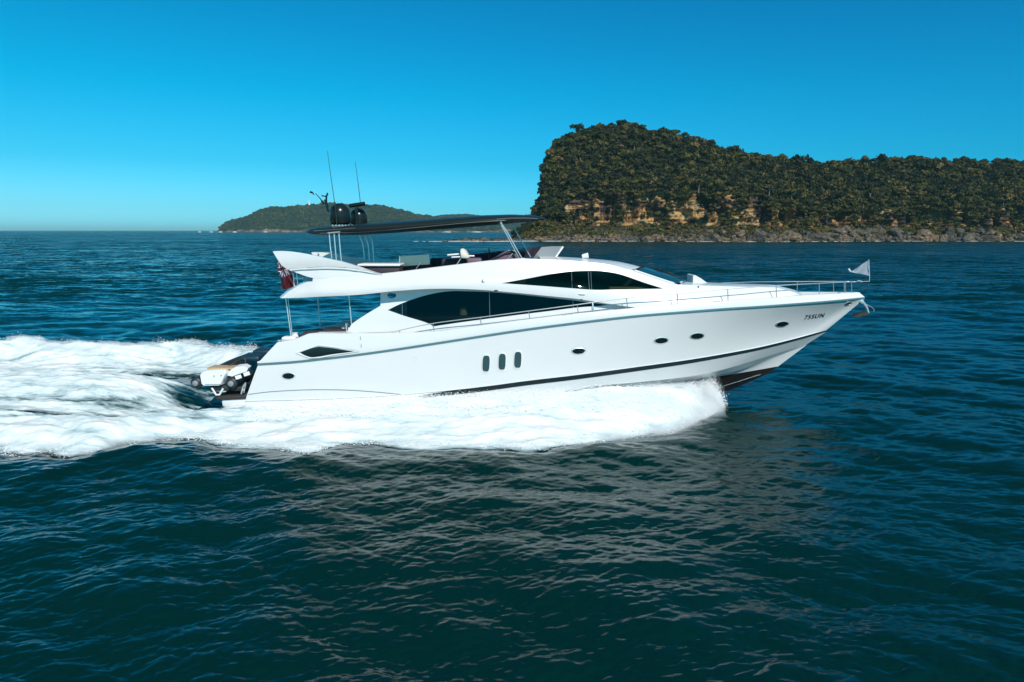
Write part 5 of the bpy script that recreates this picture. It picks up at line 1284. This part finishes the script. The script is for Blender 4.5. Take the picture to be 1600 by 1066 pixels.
for q in range(1500):
    x = g.uniform(-32, 345); v = g.uniform(.9, 2.3); dq, zq = headland_point(np.array([x]), np.array([v])); s = g.gamma(2, .28) + .25; Vr, Fr = RV[g.integers(7)]; a = g.random() * 6.28; c, s_q = math.cos(a), math.sin(a)
    Vr = Vr * [1.3 * s, s, .8 * s] @ np.array([[c, -s_q, 0], [s_q, c, 0], [0, 0, 1]]) + [x, float(dq[0]) - CAMD, float(zq[0]) + .1 * s]
    Vs.append(Vr); Fs.append(Fr + b); b += len(Vr)
obj('shore_rocks', np.vstack(Vs), np.vstack(Fs), Mr, kind='stuff', label='small broken rocks scattered along the headland waterline', cat='rocks', sharp=25)
# surf line
xs_ = np.linspace(-60, 420, 1600); d_, z_ = headland_point(np.clip(xs_, -38, 470), np.full(len(xs_), 1.0))
wd = .30 + .75 * np.clip(fbm(xs_ / 7, xs_ * 0, 4, 400) + .1 + .5 * (xs_ < 30) * (xs_ > -38), 0, 1)
Vsf = np.vstack([np.stack([xs_, d_ - CAMD - 1.0 - wd * 2.6, .06 + 0 * xs_], -1), np.stack([xs_, d_ - CAMD - .8, .06 + .3 * wd], -1), np.stack([xs_, d_ - CAMD + 2.5, .05 + .2 * wd], -1)])
n_ = len(xs_); F = [(r_ * n_ + i, r_ * n_ + i + 1, (r_ + 1) * n_ + i + 1, (r_ + 1) * n_ + i) for r_ in range(2) for i in range(n_ - 1) if wd[i] > .31]
Msurf = mat('surf', (.82, .85, .85), .8)
obj('surf_line', Vsf, F, Msurf, kind='stuff', label='thin white surf breaking along the foot of the headland', cat='surf')
# rock spit to the left
mb = MB()
for q in range(70):
    x = g.uniform(-44, -8); s = g.uniform(.3, .9); Vr, Fr = RV[g.integers(7)]; mb.add(Vr * [1.8 * s, s, .5 * s] + [x, D0 + 8 + g.normal(0, 2.5) - CAMD, .15], Fr.tolist())
mb.build('rock_spit', Mr, kind='stuff', label='low dark rock spit running out left of the headland', cat='rocks', sharp=25)

# ================================================================== FAR HEADLAND
DF = 2600.0
def farland(name, pts, Dn, seed, x0, x1, slope, mtl, lab=None):
    pts = np.array(pts, float); n_x, n_v = 520, 60
    pxs = np.linspace(x0, x1, n_x); sk = np.interp(pxs, pts[:, 0], pts[:, 1]); Hs = np.maximum((360 - sk) * Dn / FPX + CAMH, .0)
    v = np.linspace(0, 1, n_v); PX, VV = np.meshgrid(pxs, v, indexing='ij'); Hh = Hs[:, None]
    dist = Dn + slope * (VV - .5) * np.minimum(1, Hh / 60); zz = Hh * (1 - (1 - np.clip(VV * 1.6, 0, 1)) ** 1.8) * np.where(VV > .62, 1 - .5 * (VV - .62), 1)
    xw = (PX - 800) * Dn / FPX
    rough = fbm(xw / 60, dist / 60, 5, seed) * 9 * smooth(zz / 30) + fbm(xw / 11, dist / 11 + VV * 20, 3, seed + 5) * 4.5 * smooth(zz / 12)
    zz = zz + rough * smooth(VV * 5) - 1.5; zz[:, 0] = -3; dist = dist + fbm(xw / 45, VV * 3, 4, seed + 9) * 45 * smooth((zz) / 20)
    V = np.stack([xw, dist - CAMD, zz], -1).reshape(-1, 3)
    return obj(name, V, grid_faces(n_x, n_v), mtl, kind='structure', sharp=None), V.reshape(n_x, n_v, 3)
Mfar = mat('bushland', (.03, .04, .02), .95, spec=.1); m = Mfar
g2 = N(m, 'ShaderNodeNewGeometry'); s2 = N(m, 'ShaderNodeSeparateXYZ'); L(m, g2.outputs['Position'], s2.inputs[0])
c1 = ramp(m, noise(m, .012, 5, .6, coords(m)), [(.35, (.010, .020, .012)), (.5, (.020, .030, .013)), (.62, (.045, .045, .020)), (.75, (.022, .028, .013))])
c2 = ramp(m, noise(m, .09, 4, .7, coords(m)), [(.35, (.45, .5, .5)), (.6, (1.15, 1.1, 1))])
ma = N(m, 'ShaderNodeMix', data_type='RGBA', blend_type='MULTIPLY'); ma.inputs[0].default_value = 1; L(m, c1, ma.inputs[6]); L(m, c2, ma.inputs[7])
rk = ramp(m, noise(m, .05, 4, .6, coords(m)), [(.4, (.05, .04, .03)), (.55, (.18, .12, .09)), (.7, (.30, .22, .18))])
mz = N(m, 'ShaderNodeMath', operation='MULTIPLY_ADD'); L(m, noise(m, .018, 4, .6, coords(m)), mz.inputs[0]); mz.inputs[1].default_value = -62; L(m, s2.outputs['Z'], mz.inputs[2])
mz2 = N(m, 'ShaderNodeMapRange'); L(m, mz.outputs[0], mz2.inputs[0]); mz2.inputs[1].default_value = -27; mz2.inputs[2].default_value = -23
mc = N(m, 'ShaderNodeMix', data_type='RGBA'); L(m, mz2.outputs[0], mc.inputs[0]); L(m, rk, mc.inputs[6]); L(m, ma.outputs[2], mc.inputs[7]); L(m, mc.outputs[2], P(m).inputs['Base Color'])
L(m, bump(m, noise(m, .11, 4, .7, coords(m)), .9, 6), P(m).inputs['Normal'])
_, FV = farland('distant_headland', [(352, 361), (358, 357), (364, 348), (372, 345), (388, 341), (398, 336), (412, 329), (424, 325.5), (470, 324), (490, 321), (505, 320), (540, 321), (600, 323), (615, 327), (630, 331), (650, 337), (670, 339), (700, 343), (740, 352), (790, 360), (820, 362)], DF, 500, 352, 820, 420, Mfar)
farland('distant_hills', [(580, 350), (620, 345), (680, 337), (715, 334.5), (740, 336), (770, 337), (800, 337), (830, 336), (870, 334), (900, 340)], 3300., 540, 580, 920, 500, Mfar)
fi = g.integers(0, FV.shape[0], 9000); fj = g.integers(3, 46, 9000); Pf = FV[fi, fj]; kf = Pf[:, 2] > 9 + 5 * vnoise(Pf[:, 0] / 60, Pf[:, 1] / 60, 3)
Pf = Pf[kf] + g.normal(0, 2.0, (kf.sum(), 3)) * [1, 1, 0]
forest('distant_bush', Pf, g.gamma(5, .75, len(Pf)) + 2.0, .36 + .30 * fbm(Pf[:, 0] / 90, Pf[:, 2] / 14, 4, 610) + g.normal(0, .12, len(Pf)), protoS, kind='stuff', label='green bush covering the distant headland', cat='bush')
# breakers at the tip
mb = MB()
for px, w_ in ((318, 5), (336, 4), (350, 5), (372, 4), (420, 4), (700, 10), (745, 14)):
    c_ = ((px - 800) * 2350 / FPX, 2350 - CAMD, .5); Vr, Fr = RV[px % 7]; mb.add(Vr * [w_ * 1.6, 3, 1.7] + c_, Fr.tolist())
mb.build('breakers', Msurf, kind='stuff', label='white breakers off the tip of the distant headland', cat='surf')
LHs = root('lighthouse', ((489 - 800) * DF / FPX, DF - CAMD, 101), 'tiny white lighthouse on top of the distant headland', 'lighthouse')
c_ = ((489 - 800) * DF / FPX, DF - CAMD, 101)
MB().lathe([(3.2, -4), (2.6, 8), (2.4, 12)], c_, n=14).build('tower', M['white'], LHs)
MB().lathe([(3.4, 12.02), (3.4, 12.8), (1.8, 12.9), (1.8, 15.5), (2.2, 15.6), (.3, 17.5)], c_, n=14).build('lantern_room', M['white'], LHs)

# ================================================================== HAZE
mb = MB(); mb.box((0, 22900, 63.5), (124000, 46600, 133))
Mz = bpy.data.materials.new('sea_haze'); Mz.use_nodes = True; t_ = Mz.node_tree
for n in list(t_.nodes): t_.nodes.remove(n)
o_ = t_.nodes.new('ShaderNodeOutputMaterial'); pv = t_.nodes.new('ShaderNodeVolumePrincipled')
pv.inputs['Color'].default_value = (.50, .97, 1.0, 1); pv.inputs['Density'].default_value = 6e-5
t_.links.new(pv.outputs[0], o_.inputs['Volume'])
mb.build('haze', Mz, kind='stuff', smooth=False)
